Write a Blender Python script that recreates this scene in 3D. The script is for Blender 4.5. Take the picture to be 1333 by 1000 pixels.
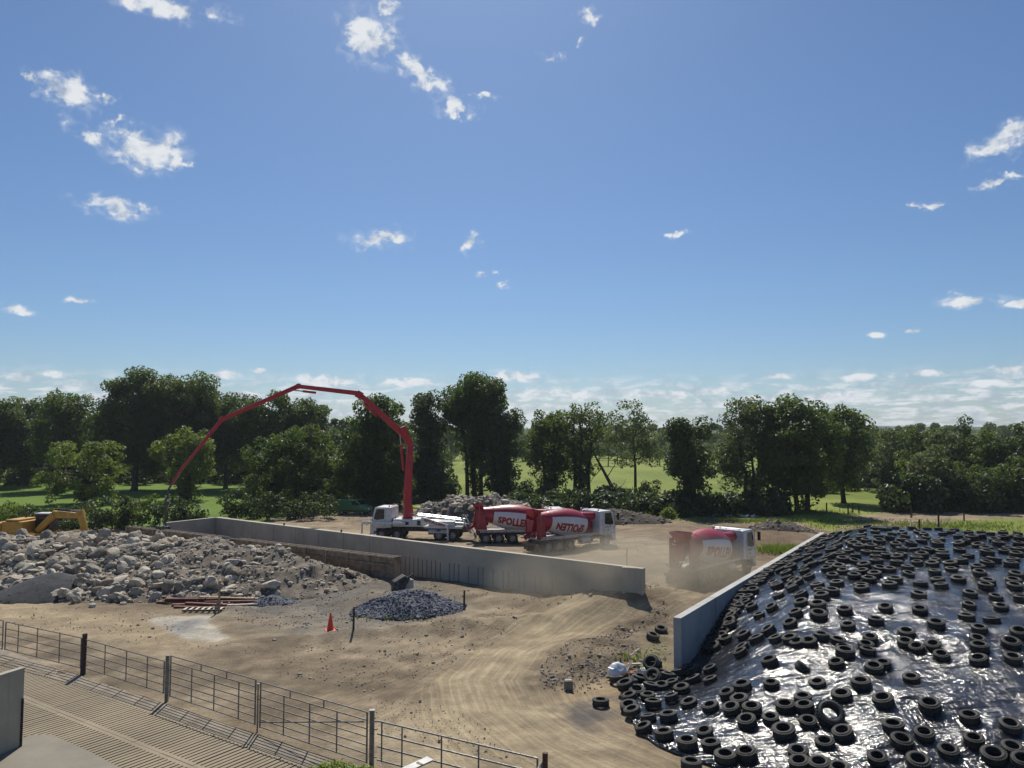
import bpy, bmesh, math, random
import numpy as np
from mathutils import Vector, Matrix, noise as mnoise

for o in list(bpy.data.objects):
    bpy.data.objects.remove(o)
SC = bpy.context.scene
COL = SC.collection
R = math.radians

# ------------------------------------------------------------------ camera
CAM_H = 10.0
F_PX = 1000.0                      # focal length in pixels of a 1333 px wide frame
PITCH = math.atan(65.0 / F_PX)
cam_d = bpy.data.cameras.new('camera')
cam_d.sensor_width = 36.0
cam_d.lens = 36.0 * F_PX / 1333.0
cam_d.clip_start = 0.1
cam_d.clip_end = 12000.0
cam = bpy.data.objects.new('camera', cam_d)
COL.objects.link(cam)
cam.location = (0, 0, CAM_H)
cam.rotation_euler = (math.pi / 2 + PITCH, 0, 0)
SC.camera = cam

# ------------------------------------------------------------------ world, sun, exposure
SUN_AZ, SUN_EL = R(-4.0), R(50.0)
SKY_STRENGTH = 0.068
DUST, HAZE = .5, .00016
SUN_STRENGTH = 4.9
world = bpy.data.worlds.new('World')
SC.world = world
world.use_nodes = True

def build_world():
    nt = world.node_tree
    nt.nodes.clear()
    N = nt.nodes.new
    L = nt.links.new
    out = N('ShaderNodeOutputWorld')
    bg = N('ShaderNodeBackground')
    bg.inputs['Strength'].default_value = SKY_STRENGTH
    L(bg.outputs[0], out.inputs[0])
    sky = N('ShaderNodeTexSky')
    sky.sky_type = 'NISHITA'
    sky.sun_disc = False
    sky.sun_elevation = SUN_EL
    sky.sun_rotation = SUN_AZ
    sky.altitude = 60
    sky.air_density = 1.0
    sky.dust_density = 0.6
    sky.ozone_density = 1.6
    def math_(op, a, b=None, c=None, clamp=False):
        n = N('ShaderNodeMath'); n.operation = op; n.use_clamp = clamp
        for i, v in enumerate((a, b, c)):
            if v is None: continue
            if isinstance(v, (int, float)): n.inputs[i].default_value = v
            else: L(v, n.inputs[i])
        return n.outputs[0]
    def ramp(v, a, b):
        n = N('ShaderNodeMapRange'); n.interpolation_type = 'SMOOTHSTEP'
        L(v, n.inputs[0]); n.inputs[1].default_value = a; n.inputs[2].default_value = b
        return n.outputs[0]
    tc = N('ShaderNodeTexCoord')
    sep = N('ShaderNodeSeparateXYZ'); L(tc.outputs['Generated'], sep.inputs[0])
    az = math_('MULTIPLY', math_('ARCTAN2', sep.outputs[0], sep.outputs[1]), 57.29578)
    el = math_('MULTIPLY', math_('ARCSINE', sep.outputs[2]), 57.29578)
    v = N('ShaderNodeCombineXYZ'); L(az, v.inputs[0]); L(el, v.inputs[1])
    # single cumulus puffs: azimuth, elevation, half width, half height, roll (degrees)
    survey = [(215,5,85,13,0),(488,55,40,27,-12),(545,95,38,15,-28),(597,142,26,12,-5),(505,4,12,10,0),(601,157,11,4,0),(85,117,42,15,-22),(45,105,20,8,-22),(140,130,13,6,0),
             (112,170,26,10,-22),(195,193,50,22,4),(230,211,20,7,-8),(166,165,10,5,0),(150,272,44,11,-9),(497,311,33,10,3),(613,318,12,10,30),(631,357,13,4,0),(656,373,9,5,0),
             (20,402,25,7,-4),(105,390,12,3,0),(770,22,15,9,-15),(760,62,7,5,0),(722,75,14,6,-8),(630,122,13,4,0),(1306,188,42,16,22),(1325,168,32,12,12),(1284,245,20,6,14),(1312,235,20,4,0),
             (1213,266,10,4,15),(883,306,13,4,4),(1262,393,38,8,-3),(1322,397,22,4,0),(1245,380,12,3,0),(1142,435,10,3,0),(1185,430,12,3,0),
             (672,490,40,7,-3),(290,488,32,6,0),(338,483,13,3,0),(430,496,45,9,0),(30,491,32,6,0),(70,488,25,5,0),(1005,490,36,5,0),(1120,492,34,6,2),(1197,487,48,5,3),(1316,482,34,9,-3),
             (862,513,55,7,0),(942,510,30,7,0),(535,498,42,6,0),(762,516,45,7,0),(700,511,30,6,0),(1292,500,44,6,0),(1080,517,60,8,0),(180,497,25,5,0)]
    puffs = []
    for x, y, w_, h_, r_ in survey:                # pixel -> azimuth / elevation on the sky
        cx, cz = x-666.5, 500-y
        dy = F_PX*math.cos(PITCH)-cz*math.sin(PITCH); dz = F_PX*math.sin(PITCH)+cz*math.cos(PITCH); hor = math.hypot(cx, dy); dist = math.sqrt(hor*hor+dz*dz)
        puffs.append((math.degrees(math.atan2(cx, dy)), math.degrees(math.atan2(dz, hor)), math.degrees(w_*dy/(hor*hor)), max(.2, math.degrees(h_/dist)), r_))
    wn = N('ShaderNodeTexNoise'); wn.inputs['Scale'].default_value = .42; wn.inputs['Detail'].default_value = 4; wn.inputs['Roughness'].default_value = .62
    L(v.outputs[0], wn.inputs['Vector'])
    wsub = N('ShaderNodeVectorMath'); wsub.operation = 'SUBTRACT'; L(wn.outputs['Color'], wsub.inputs[0]); wsub.inputs[1].default_value = (.5, .5, .5)
    wscl = N('ShaderNodeVectorMath'); wscl.operation = 'MULTIPLY'; L(wsub.outputs[0], wscl.inputs[0])
    wa = N('ShaderNodeCombineXYZ'); fall = ramp(el, 3.0, 16.0)
    L(math_('MULTIPLY_ADD', fall, 4.5, 1.2), wa.inputs[0]); L(math_('MULTIPLY_ADD', fall, 2.6, .25), wa.inputs[1]); L(wa.outputs[0], wscl.inputs[1])
    warped = N('ShaderNodeVectorMath'); warped.operation = 'ADD'; L(v.outputs[0], warped.inputs[0]); L(wscl.outputs[0], warped.inputs[1])
    best = None
    for a, e, w, h, r in puffs:
        m = N('ShaderNodeMapping'); m.vector_type = 'TEXTURE'
        m.inputs['Location'].default_value = (a, e, 0)
        m.inputs['Rotation'].default_value = (0, 0, R(r))
        m.inputs['Scale'].default_value = (w * 1.55, h * 1.6, 1)
        L(warped.outputs[0], m.inputs['Vector'])
        g = N('ShaderNodeTexGradient'); g.gradient_type = 'SPHERICAL'
        L(m.outputs[0], g.inputs[0])
        best = g.outputs['Fac'] if best is None else math_('MAXIMUM', best, g.outputs['Fac'])
    def noise(scale, sx, sy, detail, rough=.6, off=0.0, dist=0.0):
        m = N('ShaderNodeMapping'); m.inputs['Scale'].default_value = (sx, sy, 1)
        m.inputs['Location'].default_value = (off, off * .7, off)
        L(v.outputs[0], m.inputs['Vector'])
        n = N('ShaderNodeTexNoise'); n.inputs['Scale'].default_value = scale
        n.inputs['Detail'].default_value = detail; n.inputs['Roughness'].default_value = rough
        n.inputs['Distortion'].default_value = dist
        L(m.outputs[0], n.inputs['Vector'])
        return n.outputs['Fac']
    n1 = noise(.8, 1, 1.5, 8, .52, 3.0, .35)
    n2 = noise(1.0, .42, 2.4, 8, .62, 7.0, .3)
    gate = ramp(best, .0, .38)
    d1 = math_('MULTIPLY', math_('ADD', math_('MULTIPLY', best, 1.7), math_('MULTIPLY', math_('SUBTRACT', n1, .5), 3.2)), gate)
    c1 = math_('MULTIPLY', ramp(d1, .42, 1.45), .97)
    c4 = math_('MULTIPLY', math_('MULTIPLY', ramp(best, .0, .5), ramp(n1, .38, .62)), .38)
    c1 = math_('MAXIMUM', c1, c4)
    # low cloud band towards the horizon, all the way round
    band = math_('MULTIPLY', ramp(el, -.6, .9), ramp(el, 5.0, 2.4))
    c2 = math_('MULTIPLY', math_('MULTIPLY', ramp(n2, .42, .58), band), .88)
    # thin veil just above the horizon
    c3 = math_('MULTIPLY', ramp(el, 7.0, 0.0), .14)
    cov = math_('MAXIMUM', math_('MAXIMUM', c1, c2), c3)
    shade = N('ShaderNodeMix'); shade.data_type = 'RGBA'
    L(ramp(n1, .3, .62), shade.inputs[0])
    shade.inputs[6].default_value = (6.2, 7.3, 8.6, 1)
    shade.inputs[7].default_value = (11.6, 12.0, 12.5, 1)
    tint = N('ShaderNodeMix'); tint.data_type = 'RGBA'; tint.blend_type = 'MULTIPLY'
    tint.inputs[0].default_value = 1.0
    L(sky.outputs[0], tint.inputs[6]); tint.inputs[7].default_value = SKY_TINT
    mix = N('ShaderNodeMix'); mix.data_type = 'RGBA'
    L(cov, mix.inputs[0]); L(tint.outputs[2], mix.inputs[6]); L(shade.outputs[2], mix.inputs[7])
    L(mix.outputs[2], bg.inputs[0])
SKY_TINT = (.74, .95, 1.20, 1)
build_world()

sun_dir = Vector((math.sin(SUN_AZ) * math.cos(SUN_EL), math.cos(SUN_AZ) * math.cos(SUN_EL), math.sin(SUN_EL)))
sun_d = bpy.data.lights.new('sun', 'SUN')
sun_d.energy = SUN_STRENGTH
sun_d.angle = R(0.5)
sun_d.color = (1.0, .945, .84)
sun = bpy.data.objects.new('sun', sun_d)
COL.objects.link(sun)
sun.rotation_euler = sun_dir.to_track_quat('Z', 'Y').to_euler()
sun.location = (0, 0, 60)

SC.view_settings.view_transform = 'Standard'
SC.view_settings.look = 'None'
SC.view_settings.exposure = 0.0
SC.view_settings.gamma = 1.0
SC.view_settings.use_curve_mapping = False
SC.render.engine = 'CYCLES'
cy = SC.cycles
cy.max_bounces = 5; cy.diffuse_bounces = 2; cy.glossy_bounces = 2; cy.transmission_bounces = 3
cy.volume_bounces = 0; cy.transparent_max_bounces = 6
cy.caustics_reflective = False; cy.caustics_refractive = False
cy.sample_clamp_indirect = 4.0
cy.use_denoising = True
try:
    cy.denoiser = 'OPENIMAGEDENOISE'; cy.denoising_prefilter = 'ACCURATE'
except Exception:
    pass

# ------------------------------------------------------------------ pixel <-> world (used to survey positions off the photograph)
_fw = Vector((0, math.cos(PITCH), math.sin(PITCH)))
_up = Vector((0, -math.sin(PITCH), math.cos(PITCH)))
def ray(px, py):
    return _fw * F_PX + Vector((1, 0, 0)) * (px - 666.5) + _up * (500 - py)
def G(px, py, z=0.0):
    d = ray(px, py); k = (z - CAM_H) / d.z
    return Vector((d.x * k, d.y * k, z))
def at(px, py, Y):
    d = ray(px, py); k = Y / d.y
    return Vector((d.x * k, Y, CAM_H + d.z * k))

# ------------------------------------------------------------------ mesh helpers
class MB:
    def __init__(s): s.v = []; s.f = []
    def add(s, vs, fs):
        n = len(s.v); s.v.extend([tuple(p) for p in vs]); s.f.extend([tuple(i + n for i in f) for f in fs]); return s
    def box(s, x0, x1, y0, y1, z0, z1):
        return s.add([(x0,y0,z0),(x1,y0,z0),(x1,y1,z0),(x0,y1,z0),(x0,y0,z1),(x1,y0,z1),(x1,y1,z1),(x0,y1,z1)],
                     [(0,3,2,1),(4,5,6,7),(0,1,5,4),(1,2,6,5),(2,3,7,6),(3,0,4,7)])
    def beam(s, a, b, w0, h0, w1=None, h1=None, upv=(0,0,1)):
        a, b = Vector(a), Vector(b); d = (b - a).normalized(); w1 = w0 if w1 is None else w1; h1 = h0 if h1 is None else h1
        u = Vector(upv); r = d.cross(u)
        if r.length < 1e-3: r = d.cross(Vector((0,1,0)))
        r.normalize(); u = r.cross(d).normalized(); vs = []
        for p, w, h in ((a, w0, h0), (b, w1, h1)):
            for i, j in ((-1,-1),(1,-1),(1,1),(-1,1)): vs.append(p + r*(i*w/2) + u*(j*h/2))
        return s.add(vs, [(0,1,2,3),(7,6,5,4),(0,4,5,1),(1,5,6,2),(2,6,7,3),(3,7,4,0)])
    def tube(s, pts, rad, n=8, cap=True):
        pts = [Vector(p) for p in pts]; rs = rad if isinstance(rad, (list, tuple)) else [rad]*len(pts)
        vs = []; fs = []; pr = None
        for i, p in enumerate(pts):
            d = (pts[min(i+1, len(pts)-1)] - pts[max(i-1, 0)]).normalized()
            if pr is None:
                r = d.cross(Vector((0,0,1)))
                if r.length < .05: r = d.cross(Vector((0,1,0)))
            else:
                r = pr - d * pr.dot(d)
            r.normalize(); pr = r; u = r.cross(d)
            for k in range(n):
                a = 2*math.pi*k/n; vs.append(p + (r*math.cos(a) + u*math.sin(a))*rs[i])
        for i in range(len(pts)-1):
            for k in range(n):
                k2 = (k+1) % n; fs.append((i*n+k, i*n+k2, (i+1)*n+k2, (i+1)*n+k))
        if cap:
            fs.append(tuple(range(n))[::-1]); fs.append(tuple((len(pts)-1)*n+k for k in range(n)))
        return s.add(vs, fs)
    def lathe(s, prof, o=(0,0,0), ax=(0,0,1), n=24, closed=False, a0=0, a1=None):
        # prof: (distance along axis, radius)
        o = Vector(o); ax = Vector(ax).normalized()
        r = ax.cross(Vector((0,0,1)))
        if r.length < .05: r = Vector((1,0,0))
        r.normalize(); u = ax.cross(r); full = a1 is None
        m = n if full else n+1; vs = []; fs = []
        for t, rad in prof:
            for k in range(m):
                a = a0 + ((2*math.pi if full else (a1-a0)) * k / n)
                vs.append(o + ax*t + (r*math.cos(a) + u*math.sin(a))*rad)
        P = len(prof)
        for i in range(P if closed else P-1):
            j = (i+1) % P
            for k in range(n):
                k2 = (k+1) % m; fs.append((i*m+k, i*m+k2, j*m+k2, j*m+k))
        return s.add(vs, fs)
    def prism(s, poly, y0, y1, inset=0.0):
        # poly in x,z, extruded along y
        n = len(poly)
        vs = [(x, y0, z) for x, z in poly] + [(x, y1, z) for x, z in poly]
        fs = [tuple(range(n)), tuple(range(2*n-1, n-1, -1))]
        for i in range(n):
            j = (i+1) % n; fs.append((i, i+n, j+n, j))
        return s.add(vs, fs)
    def mesh(s, name, mat, smooth=True, ang=.6, bevel=0.0):
        me = bpy.data.meshes.new(name)
        me.from_pydata(s.v, [], s.f)
        bm = bmesh.new(); bm.from_mesh(me)
        bmesh.ops.recalc_face_normals(bm, faces=bm.faces)
        if bevel:
            es = [e for e in bm.edges if len(e.link_faces) == 2 and e.calc_face_angle(0) > .5]
            bmesh.ops.bevel(bm, geom=es, offset=bevel, segments=2, affect='EDGES', profile=.6)
        bm.to_mesh(me); bm.free()
        if smooth:
            me.polygons.foreach_set('use_smooth', [True]*len(me.polygons)); me.set_sharp_from_angle(angle=ang)
        if mat: me.materials.append(mat)
        return me
    def build(s, name, mat, parent=None, **k):
        return link(name, s.mesh(name, mat, **k), parent)

def link(name, me, parent=None):
    o = bpy.data.objects.new(name, me); COL.objects.link(o)
    if parent: o.parent = parent
    return o
def tag(o, label=None, cat=None, group=None, kind=None):
    if label: o['label'] = label
    if cat: o['category'] = cat
    if group: o['group'] = group
    if kind: o['kind'] = kind
    return o
def thing(name, label, cat, loc=(0,0,0), rz=0.0, group=None):
    o = bpy.data.objects.new(name, None); COL.objects.link(o)
    o.location = loc; o.rotation_euler = (0,0,rz); o.empty_display_size = .3
    return tag(o, label, cat, group)
def np_mesh(name, V, Fq, mat, smooth=False, attrs=None):
    me = bpy.data.meshes.new(name)
    V = np.asarray(V, np.float32); Fq = np.asarray(Fq, np.int32); k = Fq.shape[1]
    me.vertices.add(len(V)); me.vertices.foreach_set('co', V.ravel())
    me.loops.add(Fq.size); me.loops.foreach_set('vertex_index', Fq.ravel())
    me.polygons.add(len(Fq)); me.polygons.foreach_set('loop_start', np.arange(0, Fq.size, k, dtype=np.int32))
    if smooth: me.polygons.foreach_set('use_smooth', np.ones(len(Fq), bool))
    else: me.polygons.foreach_set('use_smooth', np.zeros(len(Fq), bool))
    me.update(calc_edges=True)
    for an, (typ, data) in (attrs or {}).items():
        a = me.attributes.new(an, typ, 'POINT')
        a.data.foreach_set('color' if typ == 'FLOAT_COLOR' else 'value', np.asarray(data, np.float32).ravel())
    if mat: me.materials.append(mat)
    return me

# numpy value noise
_perm = np.random.RandomState(7).rand(256, 256).astype(np.float32)
def vnoise(x, y):
    xi = np.floor(x).astype(int); yi = np.floor(y).astype(int); fx = x - xi; fy = y - yi
    fx = fx*fx*(3-2*fx); fy = fy*fy*(3-2*fy)
    a = _perm[xi & 255, yi & 255]; b = _perm[(xi+1) & 255, yi & 255]; c = _perm[xi & 255, (yi+1) & 255]; d = _perm[(xi+1) & 255, (yi+1) & 255]
    return (a*(1-fx)+b*fx)*(1-fy) + (c*(1-fx)+d*fx)*fy
def fbm(x, y, oct=4, s=1.0):
    t = 0; amp = .5; tot = 0
    for i in range(oct):
        t = t + amp*vnoise(x*s+17.3*i, y*s-9.1*i); tot += amp; s *= 2.03; amp *= .5
    return t/tot
def sstep(x, a, b):
    t = np.clip((x-a)/(b-a), 0, 1); return t*t*(3-2*t)

# ------------------------------------------------------------------ materials
class NT:
    def __init__(s, name):
        s.m = bpy.data.materials.new(name); s.m.use_nodes = True; s.t = s.m.node_tree; s.t.nodes.clear()
        s.out = s.N('ShaderNodeOutputMaterial'); s.p = s.N('ShaderNodeBsdfPrincipled'); s.L(s.p.outputs[0], s.out.inputs[0])
    def N(s, k): return s.t.nodes.new(k)
    def L(s, a, b): s.t.links.new(a, b)
    def set(s, **k):
        for n, v in k.items(): s.p.inputs[n.replace('_', ' ')].default_value = v
    def coord(s, kind='Object', scale=(1,1,1), rot=(0,0,0)):
        if kind == 'World':
            src = s.N('ShaderNodeNewGeometry').outputs['Position']
        else:
            src = s.N('ShaderNodeTexCoord').outputs[kind]
        m = s.N('ShaderNodeMapping'); m.inputs['Scale'].default_value = scale; m.inputs['Rotation'].default_value = rot
        s.L(src, m.inputs['Vector']); return m.outputs[0]
    def noise(s, vec, scale, detail=4, rough=.55, dist=0.0):
        n = s.N('ShaderNodeTexNoise'); n.inputs['Scale'].default_value = scale; n.inputs['Detail'].default_value = detail
        n.inputs['Roughness'].default_value = rough; n.inputs['Distortion'].default_value = dist
        s.L(vec, n.inputs['Vector']); return n.outputs['Fac']
    def ramp(s, v, a, b, lo=0.0, hi=1.0):
        n = s.N('ShaderNodeMapRange'); n.interpolation_type = 'SMOOTHSTEP'; s.L(v, n.inputs[0])
        for i, x in zip((1,2,3,4), (a,b,lo,hi)): n.inputs[i].default_value = x
        return n.outputs[0]
    def mth(s, op, a, b=0.0):
        n = s.N('ShaderNodeMath'); n.operation = op
        for i, v in enumerate((a, b)):
            if isinstance(v, (int, float)): n.inputs[i].default_value = v
            else: s.L(v, n.inputs[i])
        return n.outputs[0]
    def mix(s, f, a, b, mode='MIX'):
        n = s.N('ShaderNodeMix'); n.data_type = 'RGBA'; n.blend_type = mode
        for i, v in ((0, f), (6, a), (7, b)):
            if isinstance(v, (int, float)): n.inputs[i].default_value = v
            elif isinstance(v, (tuple, list)): n.inputs[i].default_value = tuple(v)[:3] + (1,)
            else: s.L(v, n.inputs[i])
        return n.outputs[2]
    def attr(s, name):
        n = s.N('ShaderNodeAttribute'); n.attribute_name = name; return n
    def bump(s, h, strength=.5, dist=.02, prev=None):
        b = s.N('ShaderNodeBump'); b.inputs['Strength'].default_value = strength; b.inputs['Distance'].default_value = dist
        s.L(h, b.inputs['Height'])
        if prev is not None: s.L(prev, b.inputs['Normal'])
        return b.outputs[0]

def simple(name, c, rough=.6, metal=0.0, var=.25, scale=3.0, bump=0.0, bscale=20.0, dust=0.0, dustc=(.30,.25,.18), spec=.5, coord='Object', coat=0.0):
    t = NT(name); v = t.coord(coord)
    n = t.noise(v, scale, 5, .6)
    c0 = tuple(x*(1-var) for x in c); c1 = tuple(min(1, x*(1+var)) for x in c)
    col = t.mix(t.ramp(n, .3, .7), c0, c1)
    if dust:
        nd = t.noise(v, scale*1.7, 6, .65)
        col = t.mix(t.ramp(nd, .62-dust*.4, .8, 0, min(1, dust*1.6)), col, dustc)
    t.L(col, t.p.inputs['Base Color'])
    t.set(Roughness=rough, Metallic=metal)
    t.p.inputs['Specular IOR Level'].default_value = spec
    if coat: t.p.inputs['Coat Weight'].default_value = coat
    rr = t.ramp(t.noise(v, scale*2.3, 4), .3, .7, max(0, rough-.1), min(1, rough+.12)); t.L(rr, t.p.inputs['Roughness'])
    if bump: t.L(t.bump(t.noise(v, bscale, 5, .6), bump, .03), t.p.inputs['Normal'])
    return t.m

M = {}
M['red'] = simple('red_paint', (.34,.016,.034), .40, var=.12, dust=.2, dustc=(.26,.12,.09), coat=.1)
M['boom_red'] = simple('boom_red_paint', (.42,.018,.030), .42, var=.12, dust=.08)
M['white'] = simple('white_paint', (.62,.63,.64), .42, var=.08, dust=.38)
M['panel_white'] = simple('drum_white_paint', (.66,.65,.64), .42, var=.06, dust=.22)
M['letter_red'] = simple('letter_red', (.30,.012,.022), .45, var=.1)
M['chassis'] = simple('dark_chassis', (.035,.035,.037), .6, var=.3, dust=.42)
M['rubber'] = simple('rubber', (.022,.022,.022), .8, var=.3, dust=.4, dustc=(.14,.12,.09))
M['black'] = simple('black_plastic', (.018,.018,.02), .45)
M['glass'] = simple('dark_glass', (.012,.016,.02), .08, var=.2)
M['steel'] = simple('bare_steel', (.42,.43,.44), .42, .75, var=.2, dust=.2)
M['galv'] = simple('galvanised_steel', (.20,.195,.18), .55, .3, var=.35, scale=6, dust=.25, dustc=(.16,.13,.1))
M['rim'] = simple('wheel_rim', (.30,.30,.29), .5, .4, dust=.4)
M['green'] = simple('green_paint', (.03,.17,.06), .35, var=.12, dust=.15, coat=.3)
M['yellow'] = simple('yellow_paint', (.50,.27,.035), .5, var=.15, dust=.3)
M['orange'] = simple('cone_orange', (.80,.07,.025), .5, var=.08)
M['lamp'] = simple('lamp_glass', (.55,.55,.52), .15)
M['tail'] = simple('tail_lamp', (.5,.03,.02), .25)
M['wood_dark'] = simple('dark_timber', (.06,.04,.03), .85, scale=8, bump=.3)
M['wood'] = simple('timber', (.30,.22,.14), .85, var=.35, scale=6, bump=.3)
M['wood_red'] = simple('stained_timber', (.17,.065,.045), .8, var=.35, scale=5, bump=.3)
M['wood_pale'] = simple('pale_timber', (.58,.52,.43), .8, var=.15)
M['ply'] = simple('shutter_plywood', (.27,.19,.12), .85, var=.35, scale=2.5, bump=.3, coord='World')
M['ply_pale'] = simple('shutter_rail', (.36,.31,.25), .85, var=.3, scale=3, coord='World')
M['bag'] = simple('white_woven_plastic', (.78,.79,.80), .45, var=.06, scale=5, bump=.5, bscale=9)
M['barkm'] = simple('bark', (.05,.042,.033), .95, var=.4, scale=5, bump=.7, bscale=14)
M['roof_white'] = simple('barn_roof', (.85,.86,.86), .3, var=.03)
M['barn_wall'] = simple('barn_wall', (.32,.32,.30), .8)
M['plate_grey'] = simple('grey_metal_sheet', (.36,.365,.355), .5, .2, var=.1)

def concrete(name, c, scale=1.2, ribs=0.0, dark=.45):
    t = NT(name); v = t.coord('Object')
    big = t.noise(v, scale*.5, 6, .62); fine = t.noise(v, 18, 6, .7)
    vs = t.coord('Object', (3.2, 3.2, .22)); st = t.noise(vs, 1.0, 5, .6)
    col = t.mix(t.ramp(big, .3, .72), tuple(x*.80 for x in c), tuple(x*1.12 for x in c))
    col = t.mix(t.ramp(st, .52, .78, 0, dark), col, tuple(x*.55 for x in c))
    col = t.mix(t.ramp(fine, .35, .75, 0, .35), col, tuple(x*.72 for x in c))
    t.L(col, t.p.inputs['Base Color']); t.set(Roughness=.85)
    h = fine
    b = t.bump(h, .35, .01)
    t.L(b, t.p.inputs['Normal'])
    return t.m
M['conc_long'] = concrete('cast_concrete', (.44,.40,.325))
M['conc_clamp'] = concrete('clamp_wall_concrete', (.47,.465,.44), dark=.25)
M['conc_yard'] = concrete('yard_wall_concrete', (.42,.39,.31), dark=.5)
M['conc_slab'] = concrete('slab_concrete', (.225,.20,.155), .9, dark=.3)
M['slat'] = concrete('slat_concrete', (.285,.228,.15), .6, dark=.45)

def rock_mat(name, c, c2):
    t = NT(name); v = t.coord('Object'); oi = t.N('ShaderNodeObjectInfo')
    at_ = t.attr('tint')
    f = t.noise(v, 2.6, 7, .68); g = t.noise(v, 11, 5, .7)
    rnd = t.mth('FRACT', t.mth('ADD', oi.outputs['Random'], at_.outputs['Fac']))
    col = t.mix(t.ramp(rnd, .1, .9), c, c2)
    col = t.mix(t.ramp(f, .45, .75, 0, .75), col, tuple(x*.5 for x in c))
    col = t.mix(t.ramp(g, .55, .8, 0, .5), col, tuple(min(.6, x*1.35) for x in c2))
    t.L(col, t.p.inputs['Base Color']); t.set(Roughness=.92)
    b = t.bump(f, .8, .1); b = t.bump(g, .6, .03, b); t.L(b, t.p.inputs['Normal'])
    return t.m
M['rock'] = rock_mat('limestone', (.25,.215,.168), (.56,.49,.385))
M['rock_brown'] = rock_mat('brown_stone', (.22,.17,.125), (.34,.27,.2))
M['blue_stone'] = rock_mat('blue_grey_stone', (.075,.082,.105), (.21,.22,.26))
M['pebble'] = rock_mat('pebbles', (.20,.175,.14), (.38,.34,.28))

def leaf_mat(name, c, c2, trans=.35):
    t = NT(name); at_ = t.attr('tint'); oi = t.N('ShaderNodeObjectInfo')
    col = t.mix(at_.outputs['Fac'], c, c2)
    hs = t.N('ShaderNodeHueSaturation'); t.L(col, hs.inputs['Color'])
    t.L(t.ramp(oi.outputs['Random'], 0, 1, .485, .515), hs.inputs['Hue']); t.L(t.ramp(oi.outputs['Random'], 0, 1, 1.2, .85), hs.inputs['Value'])
    t.L(hs.outputs[0], t.p.inputs['Base Color']); t.set(Roughness=.5)
    t.p.inputs['Specular IOR Level'].default_value = .35
    tr = t.N('ShaderNodeBsdfTranslucent'); t.L(t.mix(.5, hs.outputs[0], (c2[0]*1.7, c2[1]*1.9, c2[2]*.7)), tr.inputs[0])
    ms = t.N('ShaderNodeMixShader'); ms.inputs[0].default_value = trans
    t.L(t.p.outputs[0], ms.inputs[1]); t.L(tr.outputs[0], ms.inputs[2]); t.L(ms.outputs[0], t.out.inputs[0])
    return t.m
M['leaf'] = leaf_mat('dark_leaves', (.040,.066,.018), (.105,.142,.038), .45)
M['leaf_l'] = leaf_mat('light_leaves', (.070,.105,.024), (.145,.185,.045), .48)
M['leaf_g'] = leaf_mat('grey_green_leaves', (.060,.078,.038), (.14,.165,.078), .42)
M['leaf_d'] = leaf_mat('ivy_leaves', (.030,.050,.018), (.072,.10,.033), .36)
M['leaf_b'] = leaf_mat('bright_leaves', (.10,.16,.03), (.24,.28,.06), .4)
# ------------------------------------------------------------------ site layout (metres; camera stands at x=0, y=0, 10 m up)
E1 = Vector((.830, -.557, 0)); E2 = Vector((-.557, -.830, 0))     # along the yard gates / from the gates into the yard
FA = Vector((-17.9, 32.7, 0))
CW0 = Vector((6.84, 32.4, 0)); CWd = Vector((.528, .849, 0)); CWn = Vector((.849, -.528, 0))   # clamp wall
LW0 = Vector((-26.7, 70.0, 0)); LW1 = Vector((7.4, 43.6, 0))      # long wall of the new pit
FW0 = Vector((-7.5, 50.3, 0)); FW1 = Vector((-33.0, 67.0, 0))     # shuttering

def yard_ab(X, Y):
    dx, dy = X-FA.x, Y-FA.y
    return dx*E1.x+dy*E1.y, dx*E2.x+dy*E2.y
def gauss(X, Y, cx, cy, rx, ry, rot=0.0):
    c, s = math.cos(rot), math.sin(rot); dx, dy = X-cx, Y-cy
    u = (dx*c+dy*s)/rx; v = (-dx*s+dy*c)/ry
    return np.exp(-(u*u+v*v))
def poly_dist(X, Y, pts):
    # distance to and position along a polyline
    best = np.full(np.shape(X), 1e9); al = np.zeros(np.shape(X)); sgn = np.zeros(np.shape(X)); acc = 0.0
    for (ax, ay), (bx, by) in zip(pts[:-1], pts[1:]):
        dx, dy = bx-ax, by-ay; L2 = dx*dx+dy*dy
        t = np.clip(((X-ax)*dx+(Y-ay)*dy)/L2, 0, 1)
        d = np.hypot(X-ax-t*dx, Y-ay-t*dy); m = d < best
        sd = np.sign((X-ax)*dy-(Y-ay)*dx)
        best = np.where(m, d, best); al = np.where(m, acc+t*math.sqrt(L2), al); sgn = np.where(m, sd, sgn)
        acc += math.sqrt(L2)
    return best, al, sgn
def px_poly(pts): return [tuple(G(x, y)[:2]) for x, y in pts]
def in_poly(X, Y, pts, soft=.8, wob=.9, seed=0.0):
    X = X + (fbm(X+seed, Y, 3, .5)-.5)*2*wob; Y = Y + (fbm(X-40, Y+seed, 3, .5)-.5)*2*wob
    ins = np.zeros(np.shape(X), bool); n = len(pts)
    for i in range(n):
        (x1, y1), (x2, y2) = pts[i], pts[(i+1) % n]
        c = ((y1 > Y) != (y2 > Y)) & (X < (x2-x1)*(Y-y1)/(y2-y1+1e-12)+x1)
        ins ^= c
    d = poly_dist(X, Y, list(pts)+[pts[0]])[0]
    return sstep(np.where(ins, d, -d), -soft, soft)

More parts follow.
